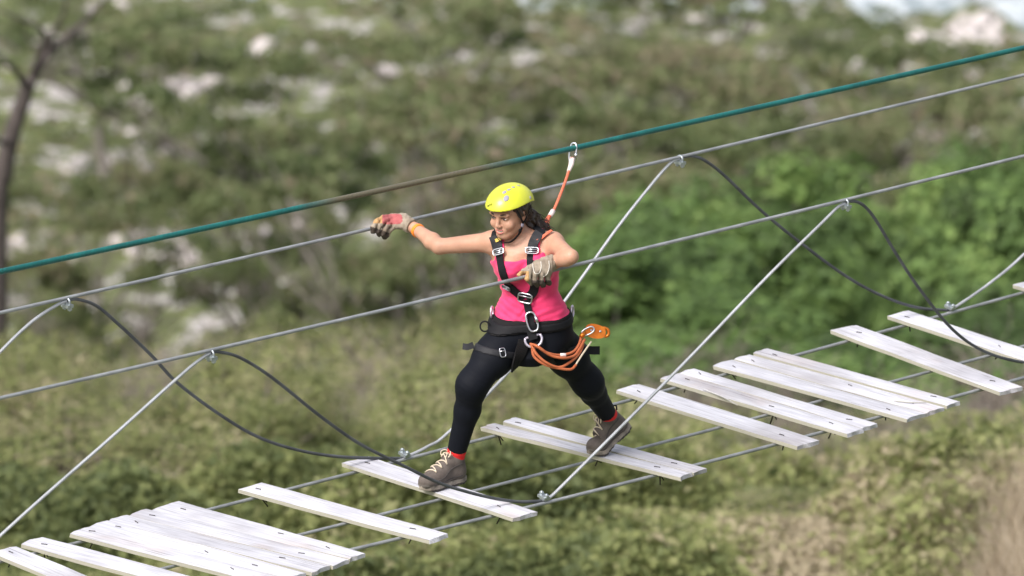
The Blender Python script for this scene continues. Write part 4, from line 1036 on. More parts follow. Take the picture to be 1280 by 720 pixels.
for s in 'RL':
    a, k = J['ank' + s], J['knee' + s]; F = Field.box(a - .13, a + .13, .004); n = nrm(k - a)
    for p, kk in leg_parts(s)[3:]: F.add(p, kk, off=.004)
    F.clip(plane_clip(a + n * .05, n)); F.clip(plane_clip(a - n * .03, -n)); field_mesh('sock', F, 'sock')

# ---- boots, modelled straight and then bent and set down
def build_boot(side):
    F = Field.box((-.06, -.05, .0), (.06, .285, .2), .0032)      # x across, y towards toe, z up
    for p, k in ((sd_cap((0, .225, .050), (0, .150, .058), .036, .041), 0), (sd_cap((0, .150, .058), (0, .045, .062), .041, .039), .03), (sd_cap((0, .165, .07), (0, .075, .125), .03, .036), .03),
                 (sd_cap((0, .035, .06), (0, .050, .125), .041, .047), .03), (sd_cap((0, .105, .105), (0, .088, .150), .024, .022), .015), (sd_ell((0, .21, .045), np.eye(3), (.043, .05, .030)), .02)): F.add(p, k, pad=.05)
    F.clip(lambda P: .026 - P[2] + 0 * P[0] + 0 * P[1]); F.clip(lambda P: (P[2] - .150) - (P[1] - .05) * .12 + 0 * P[0])
    up, qu = F.mesh(1)
    G = Field.box((-.07, -.05, -.01), (.07, .30, .06), .003)
    hw = lambda y: np.interp(y, [-.01, .02, .07, .12, .18, .23, .262], [.018, .037, .036, .036, .046, .038, .012])
    def sole(P):
        x, y, z = np.broadcast_arrays(*P); d = np.abs(x) - hw(y); d = np.maximum(d, np.maximum(-.012 - y, y - .264)); t = .004 * (np.sin(y * 2 * math.pi / .022) > .2) * (z < .011)
        rock = np.clip(y - .2, 0, 1) * .22 + np.clip(.0 - y, 0, 1) * .3
        arch = .006 * np.exp(-((y - .105) / .02) ** 2)
        return np.maximum(d + t, np.maximum(z - .031 - rock * .7 - .004 * np.exp(-((y - .25) / .03) ** 2), rock + arch - z))
    G.D = sole((G.ax[0][:, None, None], G.ax[1][None, :, None], G.ax[2][None, None, :])).astype(np.float32)
    so_, qs = G.mesh(1)
    place_ = lambda V: boot_map(side, V)
    o = link('boot', mesh_np('boot', place_(up), qu), M['shoe'], PERSON)
    def sub(name, V, Q, m, sm=True):
        q = link(name, mesh_np(name, place_(V), Q, smooth=sm), M[m]); q.parent = o; return q
    so2 = sub('sole', so_, qs, 'rubber'); me = so2.data; me.materials.append(M['tread']); cz = so_[qs][:, :, 2].mean(1); me.polygons.foreach_set('material_index', (cz < .011).astype(np.int32))
    # laces zig-zag over the instep, bow on top
    from_bvh = BVHTree.FromPolygons([tuple(v) for v in up], [tuple(q) for q in qu])
    def onto(x, y, h=.0035):
        hit = from_bvh.ray_cast(Vector((x, y - .04, .3)), Vector((0, .04 / .25, -1)).normalized())
        if hit[0] is None: return np.array([x, y, .12])
        return np.array(hit[0] + hit[1] * h)
    m = MB(); ys = np.linspace(.205, .098, 8); 
    def lacetube(mb, P, r=.003): 
        for q in range(len(mb.V), len(mb.V)): pass
        mb.tube(np.array(P), r, 6)
    for i, y in enumerate(ys):
        m.tube([onto(t * .029, y - abs(t) * .002 - (.008 * t if i % 2 else -.008 * t)) for t in np.linspace(-1, 1, 7)], .0031, 6)
    top = onto(0, .092, .006)
    for e in (-1, 1):
        m.tube(catmull([top, top + (e * .018, .018, .014), top + (e * .034, .03, .006), top + (e * .026, .036, -.01), top + (e * .008, .012, .0)], 5), .0026, 6)
        m.tube(catmull([top, top + (e * .01, .028, .004), top + (e * .016, .046, -.014)], 5), .0026, 6)
    V = np.concatenate(m.V); me = mesh_np('lace', place_(V), np.concatenate(m.F4), np.concatenate(m.F3)); q = link('lace', me, M['lace']); q.parent = o
    for e in (-1, 1):
        for pts in ([(.044, .215, .034), (.046, .17, .040), (.043, .11, .046), (.042, .04, .050)], [(.043, .20, .05), (.044, .16, .062), (.042, .12, .085), (.043, .07, .105), (.044, .03, .112)]):
            mm = MB(); P = []
            for x, y, z in catmull(pts, 4):
                h_ = from_bvh.ray_cast(Vector((e * .12, y, z)), Vector((-e, 0, 0)))
                if h_[0] is not None: P.append(np.array(h_[0]) + np.array(h_[1]) * .0006)
            if len(P) > 3:
                mm.tube(P, .0030, 5); q = link('overlay_edge', mesh_np('overlay_edge', place_(np.concatenate(mm.V)), np.concatenate(mm.F4), np.concatenate(mm.F3)), M['tread']); q.parent = o
    mm = MB(); mm.ball((0, .232, .036), np.eye(3), (.040, .034, .022), 16, 8); q = link('toe_rand', mesh_np('toe_rand', place_(np.concatenate(mm.V)), np.concatenate(mm.F4)), M['toe']); q.parent = o
    mm = MB(); mm.tube(catmull([(.03 * math.cos(t), .05 + .036 * math.sin(t), .149 + .004 * math.sin(t)) for t in np.linspace(0, 6.283, 13)], 2), .006, 7); q = link('collar', mesh_np('collar', place_(np.concatenate(mm.V)), np.concatenate(mm.F4), np.concatenate(mm.F3)), M['toe']); q.parent = o
    # heel tab
    m = MB(); m.tube(catmull([(0, -.001, .125), (0, -.010, .145), (0, .004, .155), (0, .010, .146)], 5), .004, 6)
    q = link('heel_loop', mesh_np('heel_loop', place_(np.concatenate(m.V)), np.concatenate(m.F4), np.concatenate(m.F3)), M['web']); q.parent = o
    return o
for s in 'RL': build_boot(s)

# ---- hair
def build_hair():
    C0 = HC; F = Field.box(HC - np.array([.16, .17, .20]), HC + np.array([.22, .17, .14]), .003)
    F.add(hell(0, -.022, .024, .078, .096, .085), .01)
    F.add(hell(.058, -.035, -.004, .030, .046, .046), .02); F.add(hell(.064, .012, .012, .016, .022, .026), .012); F.add(hell(-.052, -.045, -.012, .032, .045, .045), .02)
    F.cut(hell(0, .092, -.03, .070, .060, .075), .01); F.cut(hcap((0, .03, -.06), (0, .03, -.15), .075, .07), .01)
    for e in (-1, 1): F.add(hcap((.064 * e, .030, .036), (.073 * e, .012, .005), .012, .008), .01)
    # gathered wavy ponytail falling behind her left shoulder
    tail = [W(656, 266, -.20), W(664, 272, -.17), W(671, 280, -.15), W(678, 288, -.145), W(684, 295, -.14)]
    for a, b, r in zip(tail[:-1], tail[1:], (.029, .032, .029, .021)): F.add(sd_cap(a, b, r, r * .95), .02)
    for pxy in ((662, 285, -.19), (670, 292, -.16), (659, 279, -.2)): F.add(sd_ell(W(*pxy), np.eye(3), (.026, .026, .03)), .02)
    F.warp(lambda P: .006 * vnoise(P * np.array([60, 60, 40]), 3) + .004 * np.sin(120 * P[:, 0] + 60 * P[:, 2] + 4 * vnoise(P * 25, 6)))
    o, V, Q = field_mesh('hair', F, 'hair')
    rg = np.random.default_rng(4); m = MB()
    cen = [hp(.062, -.03, .0), hp(.060, -.055, -.02)] + tail; rad = (.030, .032, .034, .042, .040, .034, .024)
    for i in range(420):
        t0 = rg.uniform(0, len(cen) - 1.01); k = int(t0); u = nrm(rg.normal(size=3)); a = cen[k] + (cen[k + 1] - cen[k]) * (t0 - k) + u * rad[k] * rg.uniform(.8, 1.12)
        P = [a]; d = nrm(cen[k + 1] - cen[k]) + rg.normal(size=3) * .3; d = nrm(d - u * (d @ u)); n_ = int(rg.integers(5, 11)); ph = rg.random() * 6.28; sd2 = np.cross(u, d)
        for q in range(n_):
            d = nrm(d + rg.normal(size=3) * .10 - u * .10 - ZU * .05); P.append(P[-1] + d * .007 + sd2 * .0032 * math.sin(q * 1.5 + ph))
        m.tube(catmull(P, 2), np.linspace(.0024, .0008, 2 * n_ + 1), 4)
    q = m.build('curls', M['hair']); q.parent = o
build_hair()

# ---- helmet with vents and chin strap
def build_helmet():
    tilt = R_(-3); ax = HAX; F = Field.box(HC - .19, HC + np.array([.19, .19, .21]), .0028)
    c = hp(0, -.008, .026)
    F.add(sd_ell(c, ax, (.1040 * HS, .132 * HS, .102 * HS)), 0, pad=.2)
    F.cut(sd_ell(c, ax, (.0985 * HS, .1265 * HS, .0965 * HS)), .002)
    # lower edge: level at the brow, rising over the ears, down at the nape
    def rim(P):
        q = [P[i] - HC[i] for i in range(3)]; l, f, u = [(ax[k][0] * q[0] + ax[k][1] * q[1] + ax[k][2] * q[2]) / HS for k in range(3)]
        fs = np.linspace(-.16, .16, 60); ed = np.interp(fs, [-.16, -.13, -.09, -.05, 0, .05, .09, .16], [-.002, .006, .028, .046, .052, .051, .049, .049]); ed = np.convolve(np.pad(ed, 3, 'edge'), np.ones(7) / 7, 'valid')
        edge = np.interp(np.broadcast_to(f, np.broadcast_shapes(f.shape, u.shape)).ravel(), fs, ed).reshape(np.broadcast_shapes(f.shape, u.shape))
        return (edge - u) * HS
    F.clip(rim)
    for k in np.linspace(0, 1, 44):                                # rolled rim
        pass
    o, V, Q = field_mesh('helmet', F, 'helmet', smooth=2)
    bv = BVHTree.FromPolygons([tuple(v) for v in V], [tuple(q) for q in Q])
    def hit(px, py):
        r = nrm(ray(px, py)); h = bv.ray_cast(Vector(CAM), Vector(r)); return (np.array(h[0]), np.array(h[1])) if h[0] is not None else (None, None)
    def sub(m, name, mt, sm=True):
        q = m.build(name, M[mt], None, sm); q.parent = o; return q
    for (x, y, a, b_, rot) in ((632.8, 248, .0175, .0125, 70), (630.5, 240.3, .012, .009, 60), (636, 237, .0105, .007, 40), (641.5, 234, .0095, .006, 25), (648, 232, .009, .004, 8), (663, 247, .006, .010, 0)):
        p, n = hit(x, y)
        if p is None: continue
        t = nrm(RT * math.cos(R_(rot)) + UP * math.sin(R_(rot))); t = nrm(t - n * (t @ n)); s = np.cross(n, t)
        m = MB(); m.ball(p, (t, s, n), (a, b_, .0022), 16, 6); sub(m, 'vent', 'vent')
    # small maker's wording low on the brow side
    p, n = hit(612.6, 256.6)
    if p is not None:
        fc_ = bpy.data.curves.new('wording', 'FONT'); fc_.body = 'PETZL'; fc_.size = .0125; fc_.align_x = 'CENTER'; fc_.align_y = 'CENTER'; fc_.extrude = .0004
        tmp = bpy.data.objects.new('wording', fc_); COL.objects.link(tmp); bpy.context.view_layer.update()
        me = bpy.data.meshes.new_from_object(tmp.evaluated_get(bpy.context.evaluated_depsgraph_get())); bpy.data.objects.remove(tmp)
        x = nrm(RT - n * (RT @ n)); y = np.cross(n, x); x, y = x * math.cos(.12) + y * math.sin(.12), y * math.cos(.12) - x * math.sin(.12)
        for v in me.vertices:
            q = p + n * .0012 + x * v.co.x + y * v.co.y + n * v.co.z; v.co = q
        q = link('wording', me, M['web']); q.parent = o
    for e in (-1, 1):
        for a, nm in ((hp(.078 * e, .046, .035), 'chin_strap'), (hp(.084 * e, -.055, .02), 'chin_strap')):
            m = MB(); j = hp(.078 * e, .012, -.045); P = catmull([a, (a + j) / 2 + hL * .004 * e, j], 6); m.ribbon(P, [hL * e] * len(P), .010, .002); sub(m, nm, 'web', False)
        m = MB(); P = catmull([hp(.078 * e, .012, -.045), hp(.066 * e, .036, -.085), hp(.035 * e, .058, -.118), hp(0, .062, -.128)], 6)
        N = [nrm(p_ - hp(0, .01, -.05)) for p_ in P]; m.ribbon(P, N, .013, .003); sub(m, 'chin_strap', 'web', False)
        for f_, u_ in ((.016, -.05), (.03, -.073)):
            m = MB(); m.ball(hp(.077 * e if u_ > -.06 else .071 * e, f_, u_), HAX, (.006, .010, .012), 10, 6); sub(m, 'strap_buckle', 'vent' if u_ > -.06 else 'web')
build_helmet()

# ---- gloves
def chain(F, pts, r, k=.004):
    for i in range(len(pts) - 1): F.add(sd_cap(W(*pts[i]), W(*pts[i + 1]), r[min(i, len(r) - 1)], r[min(i + 1, len(r) - 1)]), k)
def paint(o, V, Q, rules):
    c = V[Q].mean(1); q = c - CAM; z = q @ FW; px = 640 + (q @ RT) / z * FPX; py = 360 - (q @ UP) / z * FPX; idx = np.zeros(len(Q), np.int32)
    for i, (m, fn) in enumerate(rules):
        o.data.materials.append(M[m]); idx[fn(px, py, z - DIST)] = i + 1
    o.data.polygons.foreach_set('material_index', idx)
def build_gloves():
    # her right hand: palm over the rear handrail, fingers folding down in front of it
    dr = lambda x: depth_of(back_rail(x))
    cs = [W(x, y, d) for x, y, d in ((462, 296, .0), (530, 262, .35))]; F = Field.box(np.minimum(*cs) - .08, np.maximum(*cs) + .08, .0029)
    F.add(sd_cap(W(519, 285.5, .12), W(503, 276.5, .185), .036, .037), 0)
    F.clip(plane_clip(W(516, 282.5, .135), J['wrR'] - W(500, 275, .2)))
    F.add(sd_cap(W(504, 276, .185), W(490, 274.5, dr(490)), .034, .030), .012)
    F.add(sd_cap(W(498, 280, .17), W(488, 279, dr(488) - .02), .026, .024), .012)
    chain(F, [(490, 271.5, dr(490)), (479, 272, dr(479) - .018), (471, 277, dr(471) - .036), (466.5, 284, dr(466) - .036), (466.5, 289.5, dr(466) - .02)], (.0145, .0138, .013, .0125, .0125))
    chain(F, [(490, 274, dr(490) - .02), (480, 276, dr(480) - .04), (474.5, 282, dr(474) - .046), (472, 289, dr(472) - .034), (474, 293, dr(474) - .015)], (.014, .0138, .0125, .012, .012))
    chain(F, [(492, 278, dr(492) - .03), (485, 281, dr(485) - .05), (480.5, 287, dr(480) - .05), (478.5, 293, dr(478) - .036), (481, 296.5, dr(481) - .016)], (.0138, .013, .0125, .012, .012))
    chain(F, [(496, 281, dr(496) - .03), (491, 284, dr(491) - .046), (486.5, 289, dr(486) - .044), (484.5, 294, dr(484) - .03)], (.0125, .012, .0115, .011))
    chain(F, [(505, 279, dr(505) + .02), (496, 282, dr(496) + .032), (487, 286.5, dr(487) + .03), (478, 289, dr(478) + .024)], (.016, .0145, .013, .012))
    F.warp(lambda P: .0016 * vnoise(P * 70, 3) + .001 * np.sin(P[:, 0] * 300 + 3 * vnoise(P * 30, 9)))
    o, V, Q = field_mesh('glove', F, 'glove')
    o['label'] = 'glove with red back and dark grimy fingertips'
    paint(o, V, Q, [('glove_red', lambda x, y, d: (((x - 490) / 13.) ** 4 + ((y - 273.8 + (x - 490) * .02) / 6.6) ** 4 + .12 * np.sin(x * 2.1 + y * 1.7)) < 1), ('glove_dark', lambda x, y, d: (y > 284 + (x - 466) * .35) & (x < 486)), ('glove_tan', lambda x, y, d: (x <= 478) & (x > 466) & (y < 279))])
    def seam(pts):
        m = MB(); m.tube(catmull([W(*p) for p in pts], 5), .0022, 5); q = m.build('seam', M['seam']); q.parent = o
    # cuff edge band
    # her left hand: fist closed over the front handrail
    dr = lambda x: depth_of(front_rail(x))
    cs = [W(x, y, d) for x, y, d in ((640, 362, -.5), (705, 310, -.25))]; F = Field.box(np.minimum(*cs) - .05, np.maximum(*cs) + .05, .0029)
    F.add(sd_cap(W(694, 326.5, -.35), W(683, 331, -.385), .038, .040), 0)
    F.clip(plane_clip(W(693, 327, -.355), J['wrL'] - W(680, 333, -.40)))
    F.add(sd_cap(W(684, 331, -.40), W(673, 333.5, -.415), .038, .034), .012)
    F.add(sd_cap(W(682, 338, -.42), W(671, 338.5, -.435), .032, .030), .012)
    fing = [[(669, 333, 0), (661.5, 340, -.036), (659.5, 348, -.034), (664, 353.5, -.008)], [(675, 334.5, -.02), (668.5, 343, -.050), (668, 351.5, -.040), (672, 356, -.010)],
            [(681, 335.5, -.02), (676.5, 344, -.050), (676.5, 352, -.040), (679, 356, -.010)], [(687, 335.5, -.015), (684, 343, -.044), (684.5, 350, -.034), (686, 354, -.008)]]
    for f_ in fing: chain(F, [(x, y, dr(x) + e) for x, y, e in f_], (.0165, .0155, .0145, .0135))
    chain(F, [(672, 332, dr(672) + .02), (662, 335, dr(662) + .036), (655, 339.5, dr(655) + .03), (649, 343.5, dr(649) + .018)], (.018, .0155, .0135, .012))
    F.warp(lambda P: .0018 * vnoise(P * 65, 4) + .0011 * np.sin(P[:, 0] * 260 + 3 * vnoise(P * 30, 2)))
    o2, V, Q = field_mesh('glove', F, 'glove'); o2['label'] = 'worn beige glove with pale seams and a tan index finger'
    paint(o2, V, Q, [('glove_dark', lambda x, y, d: (y > 350.5) & (x > 664)), ('glove_tan', lambda x, y, d: (x < 661.5) & (y > 339) & (y < 352) & (d < -.40))])
    bv = BVHTree.FromPolygons([tuple(v) for v in V], [tuple(q) for q in Q])
    for pts in ([(666, 329), (666.5, 336), (669, 342), (674, 341), (676.5, 334), (676, 327)], [(679, 346), (684, 342), (686.5, 334), (686, 326)], [(690, 345), (692, 336)]):
        P = []
        for x, y in catmull(pts, 5):
            h = bv.ray_cast(Vector(CAM), Vector(nrm(ray(x, y))))
            if h[0] is not None: P.append(np.array(h[0]) + np.array(h[1]) * .001)
        if len(P) > 3:
            m = MB(); m.tube(P, .0021, 5); q = m.build('seam', M['seam']); q.parent = o2
build_gloves()
def wrist_band():
    a = J['elR']; c = J['wrR']; n = nrm(c - a); p = c - n * .034; F = Field.box(p - .06, p + .06, .003); F.add(sd_cap(a + (c - a) * .28, c, .041 + .003, .027 + .0045), 0, pad=.1)
    F.clip(plane_clip(p + n * .010, n)); F.clip(plane_clip(p - n * .010, -n)); field_mesh('wristband', F, 'band')
wrist_band()

# ---- harness: straps are laid over the clothed body
allV = np.concatenate([BV, SHV, LGV]); allQ = np.concatenate([BQ, SHQ + len(BV), LGQ + len(BV) + len(SHV)])
arm = None
TB_ = np.concatenate([BV]);
# the straps must not climb onto arms or gloves: use only torso faces of the body
def torso_faces():
    c = BV[BQ].mean(1); x, y, h = (c - TA) @ TR, (c - TA) @ TF, (c - TA) @ TAX; x0 = np.interp(h, _h, _ox)
    dR = np.min([np.linalg.norm(c - (J['elL'] + (J['wrL'] - J['elL']) * t), axis=1) for t in np.linspace(0, 1.6, 9)], 0)
    return BQ[(h < _h[-1] + .03) & (np.abs(x - x0) < .16) & (dR > .075)]
bvT = BVHTree.FromPolygons([tuple(v) for v in allV], [tuple(q) for q in torso_faces()] + [tuple(q) for q in SHQ + len(BV)] + [tuple(q) for q in LGQ + len(BV) + len(SHV)])
def onbody(px, py, off=.003):
    h = bvT.ray_cast(Vector(CAM), Vector(nrm(ray(px, py))))
    if h[0] is None: return None
    n = np.array(h[1]); return np.array(h[0]) + n * off, n
def smooth_path(A, it=3):
    A = np.array(A)
    for _ in range(it): A[1:-1] = .25 * A[:-2] + .5 * A[1:-1] + .25 * A[2:]
    return A
HN = empty('harness', (0, 0, 0), None, None); HN.parent = PERSON; HN.matrix_parent_inverse = PERSON.matrix_basis.inverted()
def hsub(m, name, mt, sm=True):
    q = m.build(name, M[mt] if isinstance(mt, str) else mt, None, sm); q.parent = HN; return q
def strap(name, px, wd, mt='web', off=.004, th=.004, extra=None):
    P = []; N = []
    for x, y in catmull(px, 6):
        r = onbody(x, y, off)
        if r: P.append(r[0]); N.append(r[1])
    if len(P) < 3: return None
    N = [nrm(n) for n in smooth_path(N, 10)]; P = smooth_path(P, 5)
    if extra is not None: P = np.concatenate([extra, P]); N = [N[0]] * len(extra) + N
    m = MB(); m.ribbon(P, N, wd, th); return hsub(m, name, mt, False)
# shoulder straps run over the shoulder and down the back
def over(px, py, side):
    r = onbody(px, py, .005); 
    base = J['sh' + side] * .5 + J['neck'] * .5 + TAX * .058
    return [base + TF * .125 - TAX * .22, base + TF * .085 - TAX * .06, base + TF * .045 - TAX * .012, base]
strap('shoulder_strap', [(618.5, 294), (621.5, 302), (624.5, 313), (627.5, 334), (632, 349), (638, 358), (647, 366), (656, 372)], .043, extra=over(618, 294, 'R'))
strap('shoulder_strap', [(677, 290), (671, 297), (667, 306), (665, 315), (664, 328), (666, 345), (668.5, 358), (665, 367), (659, 373)], .043, extra=over(677, 290, 'L'))
strap('chest_strap', [(658, 374), (660.5, 384), (662.5, 394), (665, 404), (667, 414), (668, 421)], .034, off=.009)
strap('strap_pad', [(617.5, 296), (621, 304), (624, 314)], .05, 'webgrey', .010, .005); strap('strap_pad', [(675, 292), (669.5, 300), (666, 312)], .05, 'webgrey', .010, .005)
strap('strap_label', [(619.5, 301.5), (628, 299.5)], .016, 'label_yellow', .017, .002)
def frame_buckle(px, py, wpx, hpx, ang, mt='steelp', r=.0032, off=.012, bars=2):
    q = onbody(px, py, off)
    if q is None: return
    p, n = q; x = nrm(RT * math.cos(R_(ang)) + UP * math.sin(R_(ang))); x = nrm(x - n * (x @ n)); y = np.cross(n, x); a, b_ = wpx / PPM / 2, hpx / PPM / 2
    m = MB(); th = np.linspace(0, 2 * math.pi, 25)[:-1]; sq = lambda t: np.sign(t) * abs(t) ** .45
    m.tube([p + x * a * sq(math.cos(t)) + y * b_ * sq(math.sin(t)) for t in th], r, 6, closed=True)
    for k in range(bars): m.tube([p - x * a + y * b_ * (.35 - .7 * k), p + x * a + y * b_ * (.35 - .7 * k)], r, 6)
    return hsub(m, 'buckle', mt)
frame_buckle(625.2, 316, 14.5, 7.5, 6, off=.021); frame_buckle(665.2, 314.5, 16, 8, -4, off=.018); frame_buckle(634.5, 358.5, 12, 5, 0, 'steelg', .0025)
frame_buckle(657.5, 371.5, 18, 12, -8, 'steelp', .0040, .016, 1)
# hip belt and leg loops: padded bands right round the body
def band_on(name, prims, p, n, half, off, mt, st=.0045, tilt=None):
    lo = np.min([q[0][1] for q in prims], 0) - .03; hi = np.max([q[0][2] for q in prims], 0) + .03; F = Field.box(lo, hi, st)
    for q, k in prims: F.add(q, k, off=off, pad=.06)
    F.clip(plane_clip(p + n * half, n)); F.clip(plane_clip(p - n * half, -n))
    V, Q = F.mesh(2); o = link(name, mesh_np(name, V, Q), M[mt]); o.parent = HN; return V, Q
tp = [torso_parts()[0]] + [(leg_parts(s)[0][0], .04) for s in 'RL']
bn = BN_
band_on('hip_belt', tp, W(664, 394, -.03), bn, .027, .014, 'pad'); band_on('belt_webbing', tp, W(664, 395, -.03), bn, .017, .0185, 'web')
for s, cpx, nn in (('R', (611, 437, -.12), nrm(UP + RT * .22 - FW * .1)), ('L', (706, 440, .05), nrm(UP - RT * .25))):
    band_on('leg_loop', leg_parts(s)[:2], W(*cpx), nn, .016, .009, 'webgrey')
bvL = None
strap('leg_pad', [(655, 425), (649, 440), (642, 452), (640, 462)], .055, 'pad', .012, .008); strap('leg_pad', [(668, 428), (676, 442), (690, 452)], .045, 'pad', .010, .006)
frame_buckle(627, 441, 7, 11, 12, 'steelp', .0028, .018, 1)
def side_ring(px, py, d, mt='alu'):
    c = W(px, py, d); m = MB(); th = np.linspace(0, 2 * math.pi, 22)[:-1]; m.tube([c + UP * .026 * math.sin(t) + (FW * .8 + RT * .25) * .022 * math.cos(t) for t in th], .0048, 7, closed=True); hsub(m, 'side_ring', mt)
side_ring(615, 390, -.07); side_ring(715.5, 389, -.03)
m = MB(); c = W(606, 408, -.10); m.tube([c + RT * .022 * math.cos(t) + UP * .024 * math.sin(t) for t in np.linspace(0, 2 * math.pi, 20)[:-1]], .0045, 6, closed=True); hsub(m, 'gear_loop', 'web')
for pts, wd in (([(724, 440, -.02), (734, 438, .01), (742, 438, .03), (749, 438, .045)], .040), ([(592, 431, -.14), (585, 433.5, -.14), (579, 433, -.13)], .030)):
    m = MB(); P = catmull([W(*p) for p in pts], 5); m.ribbon(P, [-FW] * len(P), wd, .006); hsub(m, 'strap_end', 'web' if wd > .035 else 'webgrey', False)

def loop_tube(m, c, x, y, a, b_, r, p=.7, n=28, seg=7):
    sq = lambda t: np.sign(t) * abs(t) ** p
    m.tube([c + x * a * sq(math.cos(t)) + y * b_ * sq(math.sin(t)) for t in np.linspace(0, 2 * math.pi, n + 1)[:-1]], r, seg, closed=True)
def chest_gear():
    # screw-gate carabiner joining the chest strap to the belt
    P0, n0 = onbody(667, 401, .03); x = nrm(RT * .95 + UP * .28); y = np.cross(nrm(P0 - CAM) * -1, x); y = nrm(-RT * .28 + UP * .95)
    m = MB(); loop_tube(m, P0, x, y, .024, .046, .0050); q = hsub(m, 'carabiner', 'steelp')
    g = MB(); a = P0 + x * .023 - y * .012; g.tube([a, a + y * .034], .0078, 8); s_ = g.build('locking_sleeve', M['steelp']); s_.parent = q
    P1, n1 = onbody(668.5, 425, .030)
    m = MB(); th = np.linspace(-.15 * math.pi, 1.15 * math.pi, 22) + math.pi
    m.tube([P1 + x * .040 * math.cos(t) + y * (.036 * math.sin(t)) + y * .008 for t in th] , .0062, 8); hsub(m, 'belly_ring', 'alu')
    m = MB(); m.tube([P1 + x * -.035 + y * .024, P1 + x * .035 + y * .024], .0055, 8); hsub(m, 'ring_bar', 'alu')
    m = MB(); m.ribbon([P1 + y * .055, P1 + y * .03, P1 + y * .008], [-FW] * 3, .042, .006); hsub(m, 'belay_webbing', 'web', False)
    return P1
RING = chest_gear()
dRing = depth_of(RING)

# ---- gear she carries: rope lanyard with trolley pulley at her hip, and the lanyard up to the safety rope
def hip_lanyard():
    o = empty('rope_lanyard', RING, 'looped burnt-orange rope lanyard hanging across her thigh from the belly ring', 'lanyard', None); bpy.context.view_layer.update()
    e = depth_of(W(730, 420, 0))
    runs = [[(664, 431, dRing - .02), (672, 434, dRing - .03), (684, 441, dRing - .03), (700, 444, -.16), (716, 440, -.12), (724, 430, -.08), (727, 418, -.05)],
            [(664, 431, dRing - .025), (671, 443, dRing - .035), (684, 454, dRing - .03), (700, 459, -.17), (716, 450, -.13), (726, 438, -.09), (730, 424, -.05)],
            [(665, 433, dRing - .015), (668, 446, dRing - .02), (682, 456, dRing - .02), (702, 461, -.17), (714, 461.5, -.15), (720, 456, -.13)],
            [(663, 430, dRing - .018), (672, 433, dRing - .05), (688, 444, -.20), (704, 447.5, -.18), (717, 445, -.13), (724, 437, -.10), (731, 424, -.06)]]
    for r in runs:
        m = MB(); m.tube(catmull([W(*p) for p in r], 7), .0068, 8); m.build('rope', M['orange'], o)
    m = MB(); m.tube(catmull([W(719, 457, -.135), W(728, 443, -.10), (W(739, 427, -.06))], 6), .0045, 7); m.build('rope_tail', M['lace'], o)
    for c, a in ((W(704, 443.6, -.165), RT),):
        m = MB(); m.tube([c - a * .014, c + a * .014], .0085, 8); m.build('crimp_sleeve', M['sleeve'], o)
hip_lanyard()
def pulley():
    c = W(744, 414, -.02); o = empty('trolley_pulley', c, 'orange metal trolley pulley clipped at her left hip', 'pulley'); bpy.context.view_layer.update()
    x = nrm(RT + UP * -.12); y = UP; z = -FW
    out = [(-.05, -.012), (-.042, .020), (-.015, .034), (.025, .030), (.046, .018), (.050, -.004), (.038, -.026), (.005, -.034), (-.03, -.030)]
    for e in (-1, 1):
        m = MB(); q = catmull(out + [out[0]], 4)[:-1]; n = len(q); V = [c + x * a + y * b_ + z * (.011 * e + .0025) for a, b_ in q] + [c + x * a + y * b_ + z * (.011 * e - .0025) for a, b_ in q]
        V += [c + z * (.011 * e + .0025), c + z * (.011 * e - .0025)]; F4 = [(k, (k + 1) % n, n + (k + 1) % n, n + k) for k in range(n)]; F3 = [(2 * n, k, (k + 1) % n) for k in range(n)] + [(2 * n + 1, n + (k + 1) % n, n + k) for k in range(n)]
        m.add(V, F4, F3); m.build('side_plate', M['orange_metal'], o, False)
    for a in (-.018, .024):
        m = MB(); k = c + x * a + y * .002; m.tube([k - z * .008, k + z * .008], .018, 16); w_ = m.build('wheel', M['steelg'], o); m = MB(); m.tube([k - z * .019, k + z * .019], .006, 10); q = m.build('axle', M['steelp']); q.parent = w_
    m = MB(); m.tube(catmull([c + x * .038 + y * .022, c + x * .060 + y * .014, c + x * .062 - y * .010, c + x * .044 - y * .022], 5), .008, 8); m.build('handle_lip', M['orange_metal'], o)
    m = MB(); loop_tube(m, W(735, 414, -.05), nrm(RT + UP * .5), nrm(UP - RT * .5), .030, .015, .0045); m.build('carabiner', M['steelp'], o)
    m = MB(); m.tube([W(726, 421, -.07), W(731, 416, -.055)], .010, 10); m.tube([W(727.5, 419.5, -.066), W(728.6, 418.4, -.063)], .0125, 10); m.build('swivel', M['orange_metal'], o)
pulley()
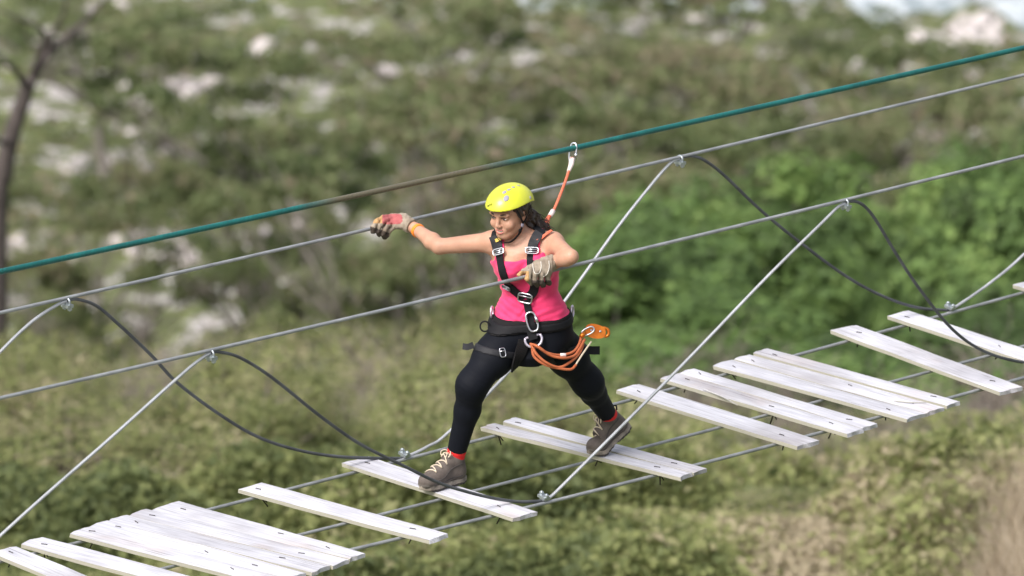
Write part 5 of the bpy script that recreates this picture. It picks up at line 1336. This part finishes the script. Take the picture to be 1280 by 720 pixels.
def top_lanyard():
    a = on_mid(717, np.polyval(src, 717)); o = empty('safety_lanyard', a, 'red-orange rope lanyard clipped from her back up to the teal safety rope', 'lanyard'); bpy.context.view_layer.update()
    tdir = np.array([*nrm((FR0 * 0)[:2] + (fdir + bdir) / 2), 0]); cross = nrm(np.cross(tdir, ZU)); d0 = depth_of(a)
    c = a - ZU * .022 + RT * -.004; m = MB(); loop_tube(m, c, nrm(cross * .6 + RT * .5), nrm(UP + RT * .14), .017, .046, .0046); k = m.build('carabiner', M['steelp'], o)
    m = MB(); e = c + nrm(cross * .6 + RT * .5) * .016 - UP * .01; m.tube([e - UP * .014, e + UP * .012], .0072, 8); q = m.build('locking_sleeve', M['steelp']); q.parent = k
    path = [(715.5, 197, d0 - .01), (712.5, 209, d0 - .04), (707, 226, d0 - .1), (699, 247, d0 - .18), (693, 261, d0 - .23), (689.5, 268.5, d0 - .26)]
    m = MB(); m.tube(catmull([W(*p) for p in path], 6), .0072, 8); m.build('rope', M['orange_rope2'], o)
    m = MB(); m.tube([W(716, 198, d0 - .012), W(714.3, 205, d0 - .03), W(710.8, 214, d0 - .055)], [.009, .0125, .0095], 9); m.build('splice_sleeve', M['sleeve'], o)
    m = MB(); m.tube([W(713, 196, d0 - .01), W(711.5, 208, d0 - .035), W(709, 218, d0 - .07)], .0045, 7); m.build('rope_eye', M['sleeve'], o)
    m = MB(); m.tube([W(691.5, 263.5, d0 - .24), W(687.5, 270, d0 - .265)], .0125, 9); m.build('crimp_sleeve', M['sleeve'], o)
    for x in (679.5, 684.5):
        m = MB(); m.tube(catmull([W(688.5, 268, d0 - .26), W((x + 687) / 2, 274, d0 - .28), W(x, 284, -.11), W(x - 2, 300, -.06)], 6), .0066, 8); m.build('rope_leg', M['orange_rope2'], o)
top_lanyard()
P = []
m = MB()
q = [onbody(x, y, .012) for x, y in catmull([(690, 291), (684, 295), (678, 299), (671, 301.5)], 5)]; q = [k for k in q if k]
if len(q) > 3: m.ribbon([k[0] for k in q], [k[1] for k in q], .014, .004); hsub(m, 'red_webbing', 'orange_rope2', False)
